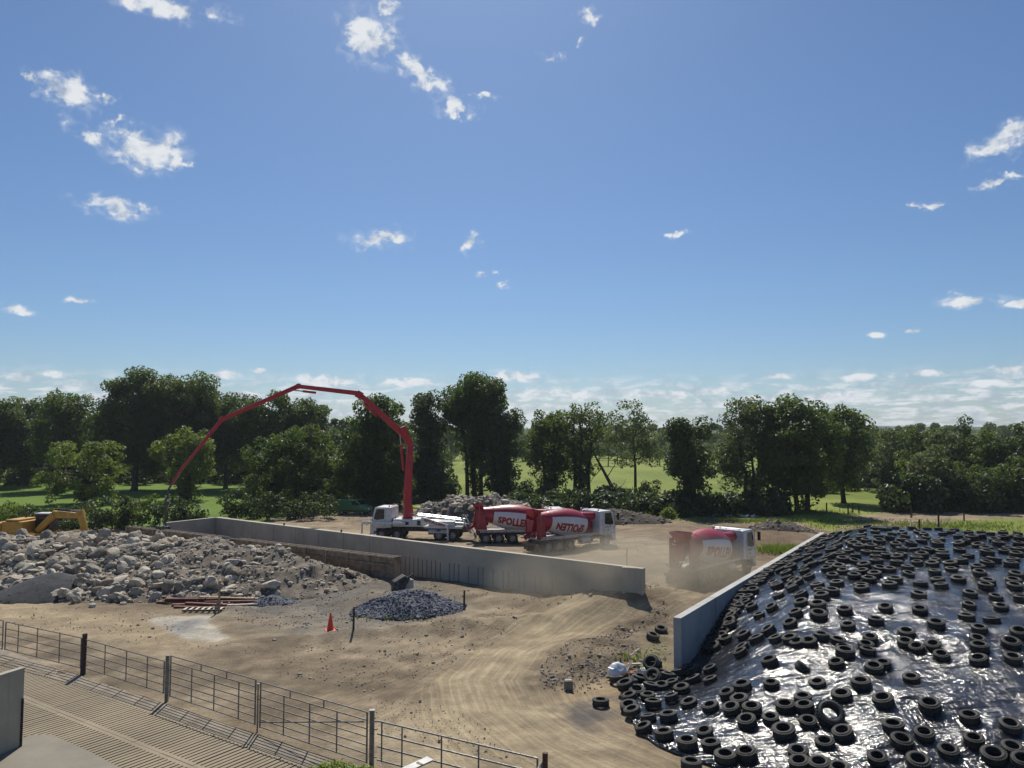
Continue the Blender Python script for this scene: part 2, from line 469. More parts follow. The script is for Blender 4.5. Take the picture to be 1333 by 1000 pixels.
TRACK = px_poly([(800,1010),(715,970),(655,925),(638,885),(672,848),(745,812),(840,785),(930,752)])
TRACK2 = px_poly([(420,935),(520,890),(610,845),(720,800),(830,775)])
P_TRACK = px_poly([(480,965),(560,905),(600,850),(690,805),(790,770),(850,755),(985,745),(890,800),(800,815),(720,850),(690,880),(712,915),(770,950),(880,985),(980,1010),(560,1010)])
P_BROWN = px_poly([(700,880),(730,850),(800,818),(868,800),(872,870),(790,895),(720,905),(700,895)])
P_GRAVEL = px_poly([(270,790),(360,770),(470,762),(560,760),(610,790),(560,812),(480,822),(440,830),(330,812)])
P_STAIN = px_poly([(184,806),(220,802),(278,803),(270,818),(298,830),(285,838),(240,834),(212,818)])
P_STAIN2 = px_poly([(222,810),(258,806),(262,822),(240,828),(226,820)])
P_SAND = px_poly([(-60,775),(60,782),(130,792),(230,800),(260,840),(220,850),(110,830),(-60,800)])
P_SAND2 = px_poly([(730,900),(780,880),(830,885),(830,910),(770,925),(735,915)])
P_GREENISH = px_poly([(820,855),(868,832),(872,880),(835,885)])
P_DIRTR = px_poly([(1090,690),(1130,668),(1200,663),(1420,663),(1420,672),(1240,678),(1150,695)])

def gz(X, Y):
    X = np.asarray(X, float); Y = np.asarray(Y, float)
    z = (fbm(X, Y, 4, .18)-.5)*.25*sstep(Y, 14, 30)
    z = z + 1.2*gauss(X, Y, 7.6, 44.9, 5.0, 3.0)*(.8+.4*fbm(X, Y, 4, .8)) + .28*gauss(X, Y, -1, 48.5, 7, 2.2, -.65)
    z = z + .9*gauss(X, Y, 25.5, 75, 4.5, 3.0) + .8*gauss(X, Y, 11, 87, 6, 2.5)
    z = z + .55*gauss(X, Y, -2.5, 40.5, 6.5, 1.0, .28)*(.5+fbm(X, Y, 3, .9)) + .35*gauss(X, Y, 3.5, 36.5, 2.6, 1.6, .5)
    z = z + .45*gauss(X, Y, -9, 47.5, 3, 2.5) + .5*gauss(X, Y, -8.2, 50.0, 2.2, 1.6)
    rough = in_poly(X, Y, P_BROWN, 1.0) + .5*in_poly(X, Y, P_GRAVEL, 1.5)
    z = z + rough*(fbm(X, Y, 3, 1.9)-.45)*.35
    a, b = yard_ab(X, Y)
    yard = sstep(b, .55, .85)*sstep(a, -9.5, -9)*(1-sstep(a, 19.5, 20))*(1-sstep(b, 13, 13.5))
    flat = np.maximum(yard, sstep(b, -.6, .4)*(1-sstep(b, .9, 1.5))*.8)
    z = z*(1-flat) - .45*yard
    far = sstep(Y, 100, 200)
    return z*(1-.6*far)
def bilin(fn, x0, x1, y0, y1, st):
    xs = np.arange(x0, x1+st, st); ys = np.arange(y0, y1+st, st); A = fn(*np.meshgrid(xs, ys)).tolist(); nx, ny = len(xs), len(ys)
    def f(x, y):
        u = min(max((x-x0)/st, 0), nx-1.001); v = min(max((y-y0)/st, 0), ny-1.001); i = int(u); j = int(v); u -= i; v -= j
        a, b = A[j], A[j+1]
        return (a[i]*(1-u)+a[i+1]*u)*(1-v)+(b[i]*(1-u)+b[i+1]*u)*v
    return f
_gz_near = bilin(gz, -60, 60, 10, 125, .25); _gz_far = bilin(gz, -160, 160, 10, 320, 2.0)
def gz1(x, y): return _gz_near(x, y) if -60 < x < 60 and y < 125 else _gz_far(x, y)
def on(px, py):
    p = G(px, py)
    for _ in range(6): p = G(px, py, gz1(p.x, p.y))
    return p

def build_ground():
    def axis(lo, hi, step, far0, far1):
        fine = np.arange(lo, hi+1e-6, step)
        l = []; d = step; x = lo
        while x > far0: d *= 1.22; x -= d; l.append(x)
        h = []; d = step; x = hi
        while x < far1: d *= 1.22; x += d; h.append(x)
        return np.array(l[::-1]+list(fine)+h)
    xs = axis(-48, 52, .25, -5000, 5000); ys = axis(12, 112, .25, -400, 6000)
    X, Y = np.meshgrid(xs, ys)
    Z = gz(X, Y)
    fineW = sstep(X, -52, -46)*(1-sstep(X, 50, 56))*sstep(Y, 8, 13)*(1-sstep(Y, 105, 125))
    Z = Z + fineW*((fbm(X, Y, 4, 1.0)-.5)*.16*sstep(Y, 28, 34))
    # albedo regions
    n1 = fbm(X, Y, 4, .35); n2 = fbm(X+50, Y+9, 4, 1.1)
    C = lambda *c: np.array(c)[None, None, :]
    def mix(a, b, m): return a*(1-m[..., None]) + b*m[..., None]
    col = mix(C(.235,.192,.138)*np.ones(X.shape+(3,)), C(.325,.272,.20)*np.ones(X.shape+(3,)), sstep(n1, .35, .62))
    n3 = fbm(X+5, Y-70, 4, .16)
    col = mix(col, C(.175,.14,.10), sstep(n2, .5, .7)*.7)
    col = mix(col, C(.155,.125,.092), sstep(n3, .52, .66)*.7*sstep(n2, .3, .55))
    # farther site: paler compacted earth with dark brown patches
    col = mix(col, C(.31,.25,.175), sstep(Y, 52, 66)*.6*sstep(n1, .3, .6))
    col = mix(col, C(.37,.315,.225), in_poly(X, Y, P_TRACK, 1.4, 1.4))
    col = mix(col, C(.155,.125,.092), in_poly(X, Y, P_BROWN, .9, 1.2, 4)*(.5+.5*sstep(n2, .3, .55)))
    col = mix(col, C(.185,.175,.16), in_poly(X, Y, P_GRAVEL, 1.8, 1.8, 2)*(.7+.3*sstep(n2, .3, .6)))
    col = mix(col, C(.42,.345,.24), in_poly(X, Y, P_SAND, 2.0, 1.2, 6)*(.55+.45*n1))
    col = mix(col, C(.36,.285,.19), in_poly(X, Y, P_SAND2, .6, .5, 8)*.9)
    col = mix(col, C(.20,.205,.09), in_poly(X, Y, P_GREENISH, .6, .7, 3)*.6)
    col = mix(col, C(.52,.50,.44), in_poly(X, Y, P_STAIN, .15, .6, 1))
    col = mix(col, C(.26,.27,.285), in_poly(X, Y, P_STAIN2, .5, .7, 5)*.9)
    # dirty black film residue by the sheet corner
    blk = in_poly(X, Y, px_poly([(720,925),(770,905),(830,905),(815,940),(760,950)]), .5, .8, 2)
    col = mix(col, C(.10,.10,.105), blk*.8*sstep(n2, .3, .6))
    # dark damp earth along the wall foot
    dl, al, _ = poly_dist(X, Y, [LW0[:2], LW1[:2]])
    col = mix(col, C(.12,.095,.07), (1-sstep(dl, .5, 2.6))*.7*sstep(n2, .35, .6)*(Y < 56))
    col = mix(col, C(.185,.135,.092), in_poly(X, Y, px_poly([(790,690),(900,683),(1075,684),(1062,700),(1000,735),(975,735),(880,715)]), 2.0, 2.0, 7)*(.55+.45*sstep(n2, .3, .6)))
    n5 = fbm(X*1.0+90, Y*2.2, 5, .55)
    col = col*(.84+.36*sstep(n5, .25, .75))[..., None]
    col = col*np.array([1.03, .985, .91])
    # grass
    edge = np.where(X < -28, 81.0, np.where(X < 33, 98.0, 62.0+0*X)) + (fbm(X, Y, 3, .15)-.5)*8
    gr = sstep(Y-edge, -1.0, 1.5)
    gr = gr*(1-in_poly(X, Y, P_DIRTR, 1.5, 2.0))
    gr = np.maximum(gr, .75*in_poly(X, Y, [(14,93),(34,93),(36,88),(14,90)], 1.2, 1))
    gn = fbm(X, Y, 4, .05); gn2 = fbm(X, Y, 3, .4)
    gcol = mix(C(.155,.200,.033)*np.ones(X.shape+(3,)), C(.225,.262,.052), sstep(gn, .3, .65))
    left = 1-sstep(X, -38, -20)
    gcol = mix(gcol, C(.11,.195,.022), left*.8)
    gcol = mix(gcol, C(.15,.19,.035), sstep(X, 40, 48)*(1-sstep(Y, 88, 95))*.7)
    gcol = gcol*(.85+.3*gn2[..., None])
    col = mix(col, gcol, gr)
    d1, al1, s1 = poly_dist(X, Y, TRACK); d2, al2, s2 = poly_dist(X, Y, TRACK2)
    tr = np.maximum(1-sstep(d1, 3.0, 4.8), .65*(1-sstep(d2, 2.2, 3.5)))*(1-gr)
    use1 = d1 < d2+1.5
    across = np.where(use1, d1*s1, d2*s2+20); along = np.where(use1, al1, al2)
    # shallow ruts
    Z = Z - fineW*tr*.05*(np.abs(np.sin(across*1.9+fbm(along, across, 2, .15)*3)))**3
    ny, nx = X.shape
    V = np.stack([X, Y, Z], -1).reshape(-1, 3)
    idx = np.arange(ny*nx).reshape(ny, nx)
    F = np.stack([idx[:-1,:-1], idx[:-1,1:], idx[1:,1:], idx[1:,:-1]], -1).reshape(-1, 4)
    cc = np.concatenate([np.clip(col, 0, 1), np.ones(X.shape+(1,))], -1).reshape(-1, 4)
    t = NT('earth_and_grass')
    c = t.attr('albedo').outputs['Color']; grs = t.attr('grass').outputs['Fac']; trk = t.attr('track').outputs['Fac']
    w = t.coord('World')
    a1 = t.noise(w, 1.6, 6, .68); a2 = t.noise(w, 7.5, 5, .7); a3 = t.noise(w, 26, 3, .7)
    stones = t.N('ShaderNodeTexVoronoi'); stones.inputs['Scale'].default_value = 5.5; t.L(w, stones.inputs['Vector'])
    cmb = t.N('ShaderNodeCombineXYZ'); t.L(t.attr('across').outputs['Fac'], cmb.inputs[0]); t.L(t.attr('along').outputs['Fac'], cmb.inputs[1])
    mp = t.N('ShaderNodeMapping'); mp.inputs['Scale'].default_value = (5.0, .16, 1); t.L(cmb.outputs[0], mp.inputs['Vector'])
    stp = t.noise(mp.outputs[0], 1.0, 5, .7)
    base = t.mix(t.mth('MULTIPLY', t.ramp(stp, .35, .7), trk), c, t.mix(1.0, c, (1.22,1.2,1.16), 'MULTIPLY'))
    base = t.mix(t.mth('MULTIPLY', t.ramp(stp, .62, .4), t.mth('MULTIPLY', trk, .5)), base, t.mix(1.0, c, (.70,.68,.66), 'MULTIPLY'))
    dirt = t.mix(t.ramp(a1, .35, .7, 0, .75), base, t.mix(1.0, base, (.68,.66,.64), 'MULTIPLY'))
    notrk = t.mth('SUBTRACT', 1.0, t.mth('MULTIPLY', trk, .75))
    dirt = t.mix(t.mth('MULTIPLY', t.ramp(a2, .5, .72), notrk), dirt, t.mix(1.0, dirt, (.62,.6,.58), 'MULTIPLY'))
    dirt = t.mix(t.mth('MULTIPLY', t.ramp(a3, .56, .72, 0, .8), notrk), dirt, t.mix(1.0, dirt, (1.5,1.48,1.45), 'MULTIPLY'))
    sp = t.mth('MULTIPLY', t.ramp(stones.outputs['Distance'], .16, .08), t.mth('MULTIPLY', t.ramp(a1, .5, .62), notrk))
    dirt = t.mix(sp, dirt, (.42,.38,.32))
    wg = t.coord('World', (1, .22, 1)); b1 = t.noise(wg, .8, 6, .7); b2 = t.noise(w, 3.0, 5, .75)
    gcol_ = t.mix(t.ramp(b1, .35, .7, 0, .8), c, t.mix(1.0, c, (.72,.74,.7), 'MULTIPLY'))
    gcol_ = t.mix(t.ramp(b2, .45, .75, 0, .7), gcol_, t.mix(1.0, c, (1.3,1.22,1.2), 'MULTIPLY'))
    t.L(t.mix(grs, dirt, gcol_), t.p.inputs['Base Color']); t.set(Roughness=.95)
    t.p.inputs['Specular IOR Level'].default_value = .2
    hb = t.bump(a2, .8, .08); hb = t.bump(a3, .7, .03, hb); hb = t.bump(stp, .6, .05, hb)
    t.L(hb, t.p.inputs['Normal'])
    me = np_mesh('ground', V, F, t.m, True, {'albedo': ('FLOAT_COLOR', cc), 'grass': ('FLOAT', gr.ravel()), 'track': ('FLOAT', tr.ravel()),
                                            'across': ('FLOAT', across.ravel()), 'along': ('FLOAT', along.ravel())})
    tag(link('ground', me), 'dusty brown building site running out into green pasture', kind='structure')
build_ground()

def build_hills():
    xs = np.linspace(-3800, 3800, 150); ys = np.linspace(900, 3600, 40)
    X, Y = np.meshgrid(xs, ys)
    ridge = sstep(Y, 900, 1900)
    Z = -3 + ridge*(26 + 16*(fbm(X, Y, 4, .0012)-.4)) + (fbm(X, Y, 4, .02)-.5)*10*ridge
    idx = np.arange(X.size).reshape(X.shape)
    F = np.stack([idx[:-1,:-1], idx[:-1,1:], idx[1:,1:], idx[1:,:-1]], -1).reshape(-1, 4)
    t = NT('wooded_hills'); w = t.coord('World', (1, .35, 1))
    n = t.noise(w, .012, 6, .7); n2 = t.noise(w, .05, 4, .7)
    col = t.mix(t.ramp(n, .42, .6), (.022,.038,.016), (.045,.062,.024)); col = t.mix(t.ramp(n2, .5, .7, 0, .6), col, (.016,.026,.012))
    t.L(col, t.p.inputs['Base Color']); t.set(Roughness=1.0); t.L(t.bump(n2, 1.0, 6), t.p.inputs['Normal'])
    me = np_mesh('hills', np.stack([X, Y, Z], -1).reshape(-1, 3), F, t.m, True)
    tag(link('hills', me), 'low wooded hills along the horizon', kind='structure')
build_hills()

# ------------------------------------------------------------------ slatted yard
def build_yard():
    rs = np.random.RandomState(3)
    mb = MB(); rot = Matrix((E1, E2, Vector((0,0,1)))).transposed()
    def bx(a0, a1, b0, b1, z0, z1):
        m = MB().box(a0, a1, b0, b1, z0, z1)
        mb.add([FA + rot @ Vector(p) for p in m.v], m.f)
    rows = [.8, 2.75, 4.7, 6.65, 8.6, 10.55]
    for i, b in enumerate(rows):
        a = -9.0
        while a < 19.5:
            dz = rs.uniform(-.006, .006)
            for k in range(8):                        # one cast panel of eight slats with solid ends
                bx(a+k*.2+.002, a+k*.2+.138, b+.15, b+1.79, -.16, .02+dz+rs.uniform(-.003, .003))
            bx(a, a+1.59, b+.003, b+.15, -.18, .022+dz); bx(a, a+1.59, b+1.79, b+1.938, -.18, .022+dz)
            a += 1.6
    o = mb.build('slatted_floor', M['slat'], smooth=False); tag(o, 'grooved concrete slats of the livestock yard', kind='structure')
    pit = MB()  # dark sheet under the slats, its colour carries the shade deep in the slots
    pit.add([FA+E1*-9.2+E2*.7+Vector((0,0,-.3)), FA+E1*19.7+E2*.7+Vector((0,0,-.3)), FA+E1*19.7+E2*12.6+Vector((0,0,-.3)), FA+E1*-9.2+E2*12.6+Vector((0,0,-.3))], [(0,1,2,3)])
    tag(pit.build('slurry_slot_shade', simple('slurry_shade', (.03,.025,.018), .5)), 'dark channel sheet below the slats, coloured for the deep shade in the slots', kind='structure')
    # kerb between slats and the gate line
    k = MB(); p = [FA+E1*-9.2+E2*.45, FA+E1*19.7+E2*.45]
    k.beam(p[0]+Vector((0,0,-.14)), p[1]+Vector((0,0,-.14)), .64, .32)
    tag(k.build('yard_kerb', simple('dirty_kerb', (.235,.195,.145), .95, scale=1.5, bump=.5, bscale=8), smooth=False), 'dusty concrete kerb under the yard gates', kind='structure')
    s = MB(); pts = [(38,957),(66,956),(112,976),(165,1004),(190,1040),(-60,1060),(-60,1000)]
    top = [G(x, y, .05) for x, y in pts]; bot = [v + Vector((0,0,-.3)) for v in top]; n = len(pts)
    s.add(top+bot, [tuple(range(n)), tuple(range(2*n-1, n-1, -1))]+[(i, i+n, (i+1) % n+n, (i+1) % n) for i in range(n)])
    tag(s.build('concrete_apron', M['conc_slab'], smooth=False), 'smooth concrete apron at the yard corner', kind='structure')
build_yard()

def wall(name, label, a, b, h, th, mat, z0=-.4, group=None, cap=None, chamfer=.02):
    a, b = Vector(a), Vector(b); d = (b-a); ang = math.atan2(d.y, d.x)
    r = thing(name, label, 'wall', (a.x, a.y, 0), ang, group)
    MB().box(0, d.length, -th/2, th/2, z0, h).build('wall_body', mat, r, bevel=chamfer, smooth=False)
    return r
yw = wall('concrete_wall', 'upright concrete panel wall standing at the left edge of the slatted yard', (-15.78, 25.3), (-18.2, 18.2), 2.5, .22, M['conc_yard'])
MB().box(.02, .08, .112, .15, .0, 1.55).build('steel_channel', M['rubber'], yw, smooth=False)

# long back wall of the new pit: two pours, then the returns
d = (LW1-LW0).normalized(); nrm = Vector((d.y, -d.x, 0))
if nrm.y > 0: nrm = -nrm
mid = LW0 + d*23.6
M['conc_seam'] = concrete('concrete_seam', (.24,.22,.185))
lw = thing('concrete_wall', 'long new grey concrete wall running across the site in front of the trucks', 'wall', LW0, math.atan2(d.y, d.x))
Lt = (LW1-LW0).length
def rib_mat():
    t = NT('ribbed_cast_concrete'); v = t.coord('Object')
    big = t.noise(v, .45, 6, .62); fine = t.noise(v, 14, 6, .7); st = t.noise(t.coord('Object', (2.6, 2.6, .2)), 1, 5, .6)
    c = (.44,.40,.325)
    col = t.mix(t.ramp(big, .3, .72), tuple(x*.85 for x in c), tuple(x*1.1 for x in c))
    col = t.mix(t.ramp(st, .5, .78, 0, .4), col, tuple(x*.6 for x in c))
    col = t.mix(t.ramp(fine, .4, .75, 0, .3), col, tuple(x*.75 for x in c))
    t.L(col, t.p.inputs['Base Color']); t.set(Roughness=.85); t.L(t.bump(fine, .3, .01), t.p.inputs['Normal'])
    return t.m
M['conc_rib'] = rib_mat()
MB().box(0, 23.6, -.175, .32, -.5, 2.5).build('wall_section', M['conc_long'], lw, smooth=False, bevel=.02)
MB().box(23.6, Lt, -.235, .14, -.5, 2.5).build('wall_section', M['conc_rib'], lw, smooth=False, bevel=.02)
ribs = MB(); x = 24.0
rsr = np.random.RandomState(5)
while x < Lt-6:
    ribs.box(x, x+.04, -.262, -.23, -.45, 1.35+rsr.uniform(-.04, .04)); x += rsr.choice([.42, .42, .84])
ribs.build('shutter_seam', M['conc_seam'], lw, smooth=False)
for i in range(1, 8):
    xx = 23.6*i/8
    MB().box(xx-.02, xx+.02, -.182, -.17, -.45, 2.47).build('pour_joint', M['conc_seam'], lw, smooth=False)
for xx in (10.0, 17.2):
    MB().box(xx-.05, xx+.05, -.02, .08, 2.5, 2.68).build('starter_stub', M['chassis'], lw, smooth=False)
e0 = G(290, 671, 2.5); e1 = G(214, 680.5, 2.5); dv = (Vector((e1.x, e1.y, 0.0))-LW0).normalized()
wall('concrete_wall', 'short end wall closing the far left corner of the new pit', LW0+dv*.2, (e1.x, e1.y, 0), 2.5, .35, M['conc_long'])
r0 = G(838, 732, 2.5); r1 = G(817, 738.4, 2.5)
rd = (Vector((r1.x, r1.y, 0))-LW1).normalized()
wall('concrete_wall', 'stub of concrete wall turning towards us at the right end of the pit', LW1+rd*.26, LW1+rd*1.25, 2.49, .24, M['conc_long'])
cw = wall('concrete_wall', 'silage clamp wall with a pale top edge, sloping away beside the tyres', CW0, CW0+CWd*32.6, 2.4, .34, M['conc_clamp'])
for k in range(1, 7): MB().box(k*4.7-.02, k*4.7+.02, -.18, .18, -.3, 2.404).build('panel_joint', M['conc_seam'], cw, smooth=False)

# timber shuttering
fd = (FW1-FW0); fl = fd.length; fdn = fd.normalized()
fw = thing('formwork', 'brown plywood shuttering along the rubble, being filled by the pump hose', 'formwork', FW0, math.atan2(fd.y, fd.x))
rs = np.random.RandomState(11); npan = 15; pw = fl/npan
pan = []
for k in range(3):
    m = MB(); z = 0
    for j in range(4):
        m.box(.02, pw-.02, -.03-.012*rs.rand(), .03, .02+j*.5, .02+j*.5+.485)
    pan.append(m.mesh('board_panel', M['ply'], smooth=False))
for i in range(npan):
    for side in (.24, -.24):
        o = link('board_panel', pan[rs.randint(3)], fw); o.location = (i*pw, side, 0); o.rotation_euler = (0, 0, 0)
for i in range(npan+1):
    MB().box(i*pw-.06, i*pw+.06, .275, .36, -.2, 2.06).build('post', M['ply'] if i % 3 else M['ply_pale'], fw, smooth=False)
    MB().box(i*pw-.05, i*pw+.05, -.36, -.275, -.2, 2.02).build('post', M['wood_dark'], fw, smooth=False)
for zz in (.55, 1.5):
    MB().box(0, fl, .362, .43, zz, zz+.10).build('waler', M['ply'], fw, smooth=False)
MB().box(0, fl, .215, .268, 2.025, 2.085).build('top_rail', M['ply_pale'], fw, smooth=False)
MB().box(0, fl, -.268, -.215, 2.025, 2.085).build('top_rail', M['ply_pale'], fw, smooth=False)
MB().box(0, fl*.98, -.205, .205, -.3, 1.9).build('wet_concrete', M['conc_long'], fw, smooth=False)
MB().box(-.12, -.04, -.4, .4, -.3, 2.1).build('stop_end', M['ply'], fw, smooth=False)

# ------------------------------------------------------------------ gates along the yard
def gate(label, p0, p1, h, clear, rails, ups, brace=None, double_top=False, rad=.021, stubs=(), cat='gate'):
    p0, p1 = Vector(p0), Vector(p1); d = p1-p0; L = d.length
    g = thing('field_gate', label, cat, p0, math.atan2(d.y, d.x), 'galvanised gates and rails along the yard')
    zt = clear+h; zs = [clear + h*f for f in rails]
    for z in zs: MB().tube([(.06,0,z),(L-.06,0,z)], rad, 7).build('rail', M['galv'], g)
    top2 = zs[-2] if double_top else zt
    for f in ups:
        x = .06 + f*(L-.12); end = f in (0, 1)
        MB().beam((x,.001,clear-.03),(x,.001,zt if end else top2), .026 if not end else .04, .038 if not end else .04, upv=(1,0,0)).build('upright', M['galv'], g, smooth=False)
    for f in stubs:
        x = .06 + f*(L-.12); MB().beam((x,.001,zs[-2]),(x,.001,zt), .03, .03, upv=(1,0,0)).build('stub', M['galv'], g, smooth=False)
    if brace:
        (fa, za), (fb, zb) = brace
        MB().tube([(.06+fa*(L-.12), -.03, clear+h*za),(.06+fb*(L-.12), -.03, clear+h*zb)], .02, 6).build('brace', M['galv'], g)
    return g
def post(label, p, h, w, mat, round_=False):
    t = thing('gate_post', label, 'post', p, random.Random(int(p[0]*10)).uniform(-.1, .1), 'posts between the yard gates')
    if round_: MB().tube([(0,0,-.3),(0.02,0,h*.5),(0.03,.01,h)], [w*.55,w*.5,w*.48], 12).build('shaft', mat, t, smooth=True)
    else:
        MB().box(-w/2, w/2, -w/2, w/2, -.3, h).build('shaft', mat, t, bevel=.012)
        MB().box(-w/2-.02, w/2+.02, -w/2-.02, w/2+.02, h, h+.012).build('cap_plate', mat, t, smooth=False)
    MB().tube([(w*.5,0,h*.68),(w*.5+.09,0,h*.68)], .018, 6).build('hinge_pin', M['galv'], t); MB().tube([(w*.5,0,h*.22),(w*.5+.09,0,h*.22)], .018, 6).build('hinge_pin', M['galv'], t)
    return t
pZ = Vector((-23.2, 35.7, 0)); pA = Vector((-17.9, 32.75, 0)); pB = Vector((-12.95, 29.5, 0)); pM = Vector((-8.58, 27.4-.9+.15, 0)); pC = Vector((-4.18, 23.55, 0)); pD = Vector((.84, 20.72, 0))
pM = pB.lerp(pC, .5)
post('dark timber gate post, the leftmost thick post of the yard fence', pA, 1.66, .2, M['wood_dark'], True)
post('grey square steel gate post in the middle of the gate line', pB, 1.68, .115, M['galv'])
post('slim steel meeting post where the two tall gates close', pM, 1.58, .045, M['galv'])
post('stout grey steel post between the tall gate and the low gate', pC, 1.76, .13, M['galv'])
post('rusty brown round post at the right end of the low gate', pD, 1.66, .15, simple('rusty_steel', (.10,.045,.028), .8, scale=6), True)
R5 = (0, .25, .5, .75, 1)
gate('short galvanised gate at the far left running out of the frame, with a brace', pZ+Vector((-2.6, 1.9, 0)), pZ, 1.25, .22, R5, (0, .75, 1), ((0, .75), (1, 0)))
gate('five bar galvanised rail between the left frame edge and the dark timber post', pZ+Vector((.1,-.05,0)), pA-Vector((.1,-.06,0)), 1.22, .24, R5, (0, .18, .44, .73, 1))
gate('five bar galvanised rail between the dark timber post and the steel post', pA+Vector((.12,-.08,0)), pB-Vector((.12,-.08,0)), 1.16, .28, R5, (.26, .54, .8, 1))
R6 = (0, .165, .33, .5, .66, .82, 1)
gate('tall galvanised gate with double top bar, left of the meeting post', pB+Vector((.12,-.08,0)), pM-Vector((.06,-.04,0)), 1.46, .24, (0,.17,.34,.51,.67,.84,1), (0, .27, .54, .82, 1), None, True, .021, (.38, .68))
gate('tall galvanised gate with a diagonal brace, right of the meeting post', pM+Vector((.06,-.04,0)), pC-Vector((.12,-.08,0)), 1.46, .2, (0,.17,.34,.51,.67,.84,1), (0, .24, .49, .74, 1), ((.02, .12), (.98, .80)), True, .021, (.3, .62))
gate('low four bar galvanised gate at the bottom of the picture', pC+Vector((.13,-.07,0)), pD-Vector((.12,-.06,0)), 1.12, .36, (0,.34,.67,1), (.03, .17, .43, .66, 1), None, False, .026)
gate('galvanised rail turning towards us at the bottom from the rusty post', pD+Vector((-.06,-.1,0)), pD+Vector((-.9,-3.2,0)), 1.12, .36, (0,.34,.67,1), (0, .5, 1), None, False, .026)
# ------------------------------------------------------------------ silage clamp: plastic sheet and tyres
def clamp_st(x, y):
    dx, dy = x-CW0.x, y-CW0.y
    return dx*CWd.x+dy*CWd.y, dx*CWn.x+dy*CWn.y
SF_T = [-1.5, -.1, 1.3, 2.2, 3.4, 4.3, 5.3, 8, 12, 16, 24]; SF_S = [-2.5, -5.0, -6.7, -7.3, -7.7, -7.9, -8.1, -8.5, -9.0, -9.2, -9.4]
PD = [0, 1, 3, 6, 9, 13, 20, 30, 38, 42, 45]; PZ = [.05, .24, .72, 1.40, 2.1, 2.95, 3.75, 4.15, 3.45, 1.6, .05]
WS = [-9, -2, 0, 2, 5, 8, 13, 32, 34, 36]; WZ = [.06, .12, .18, .5, 1.3, 1.9, 2.25, 2.3, 1.2, .05]
def clamp_h(s, t):
    s = np.asarray(s, float); t = np.asarray(t, float)
    d = s - np.interp(t, SF_T, SF_S)
    P = (np.interp(d-.8, PD, PZ)+np.interp(d, PD, PZ)*2+np.interp(d+.8, PD, PZ))/4
    P = P*(1-.08*sstep(t, 10, 18))
    W = (np.interp(s-.8, WS, WZ)+np.interp(s, WS, WZ)*2+np.interp(s+.8, WS, WZ))/4
    W = np.minimum(W, .06+.45*np.maximum(d, 0))
    a = sstep(t, -.2, 5.0)
    z = W*(1-a)+np.maximum(P, W)*a
    z = z + (fbm(s+9, t+3, 3, .35)-.5)*.5*sstep(d, .5, 4)*sstep(t, .5, 3)
    return np.where(d < 0, -.06, z)
_ch = bilin(clamp_h, -10, 37, -2, 25, .12)
def clamp_z(x, y): return _ch(*clamp_st(x, y))
def clamp_hit(px, py, lift=.1):
    dv = ray(px, py); dv = dv/dv.y
    Y = 14.0
    while Y < 80:
        x = dv.x*Y; z = CAM_H+dv.z*Y
        s, t = clamp_st(x, Y)
        g = clamp_z(x, Y) if (t > -1.6 and s > -9.5 and s < 36) else gz1(x, Y)
        if z <= max(g, gz1(x, Y))+lift: return Vector((x, Y, max(g, gz1(x, Y)+.0)))
        Y += .06
    return None
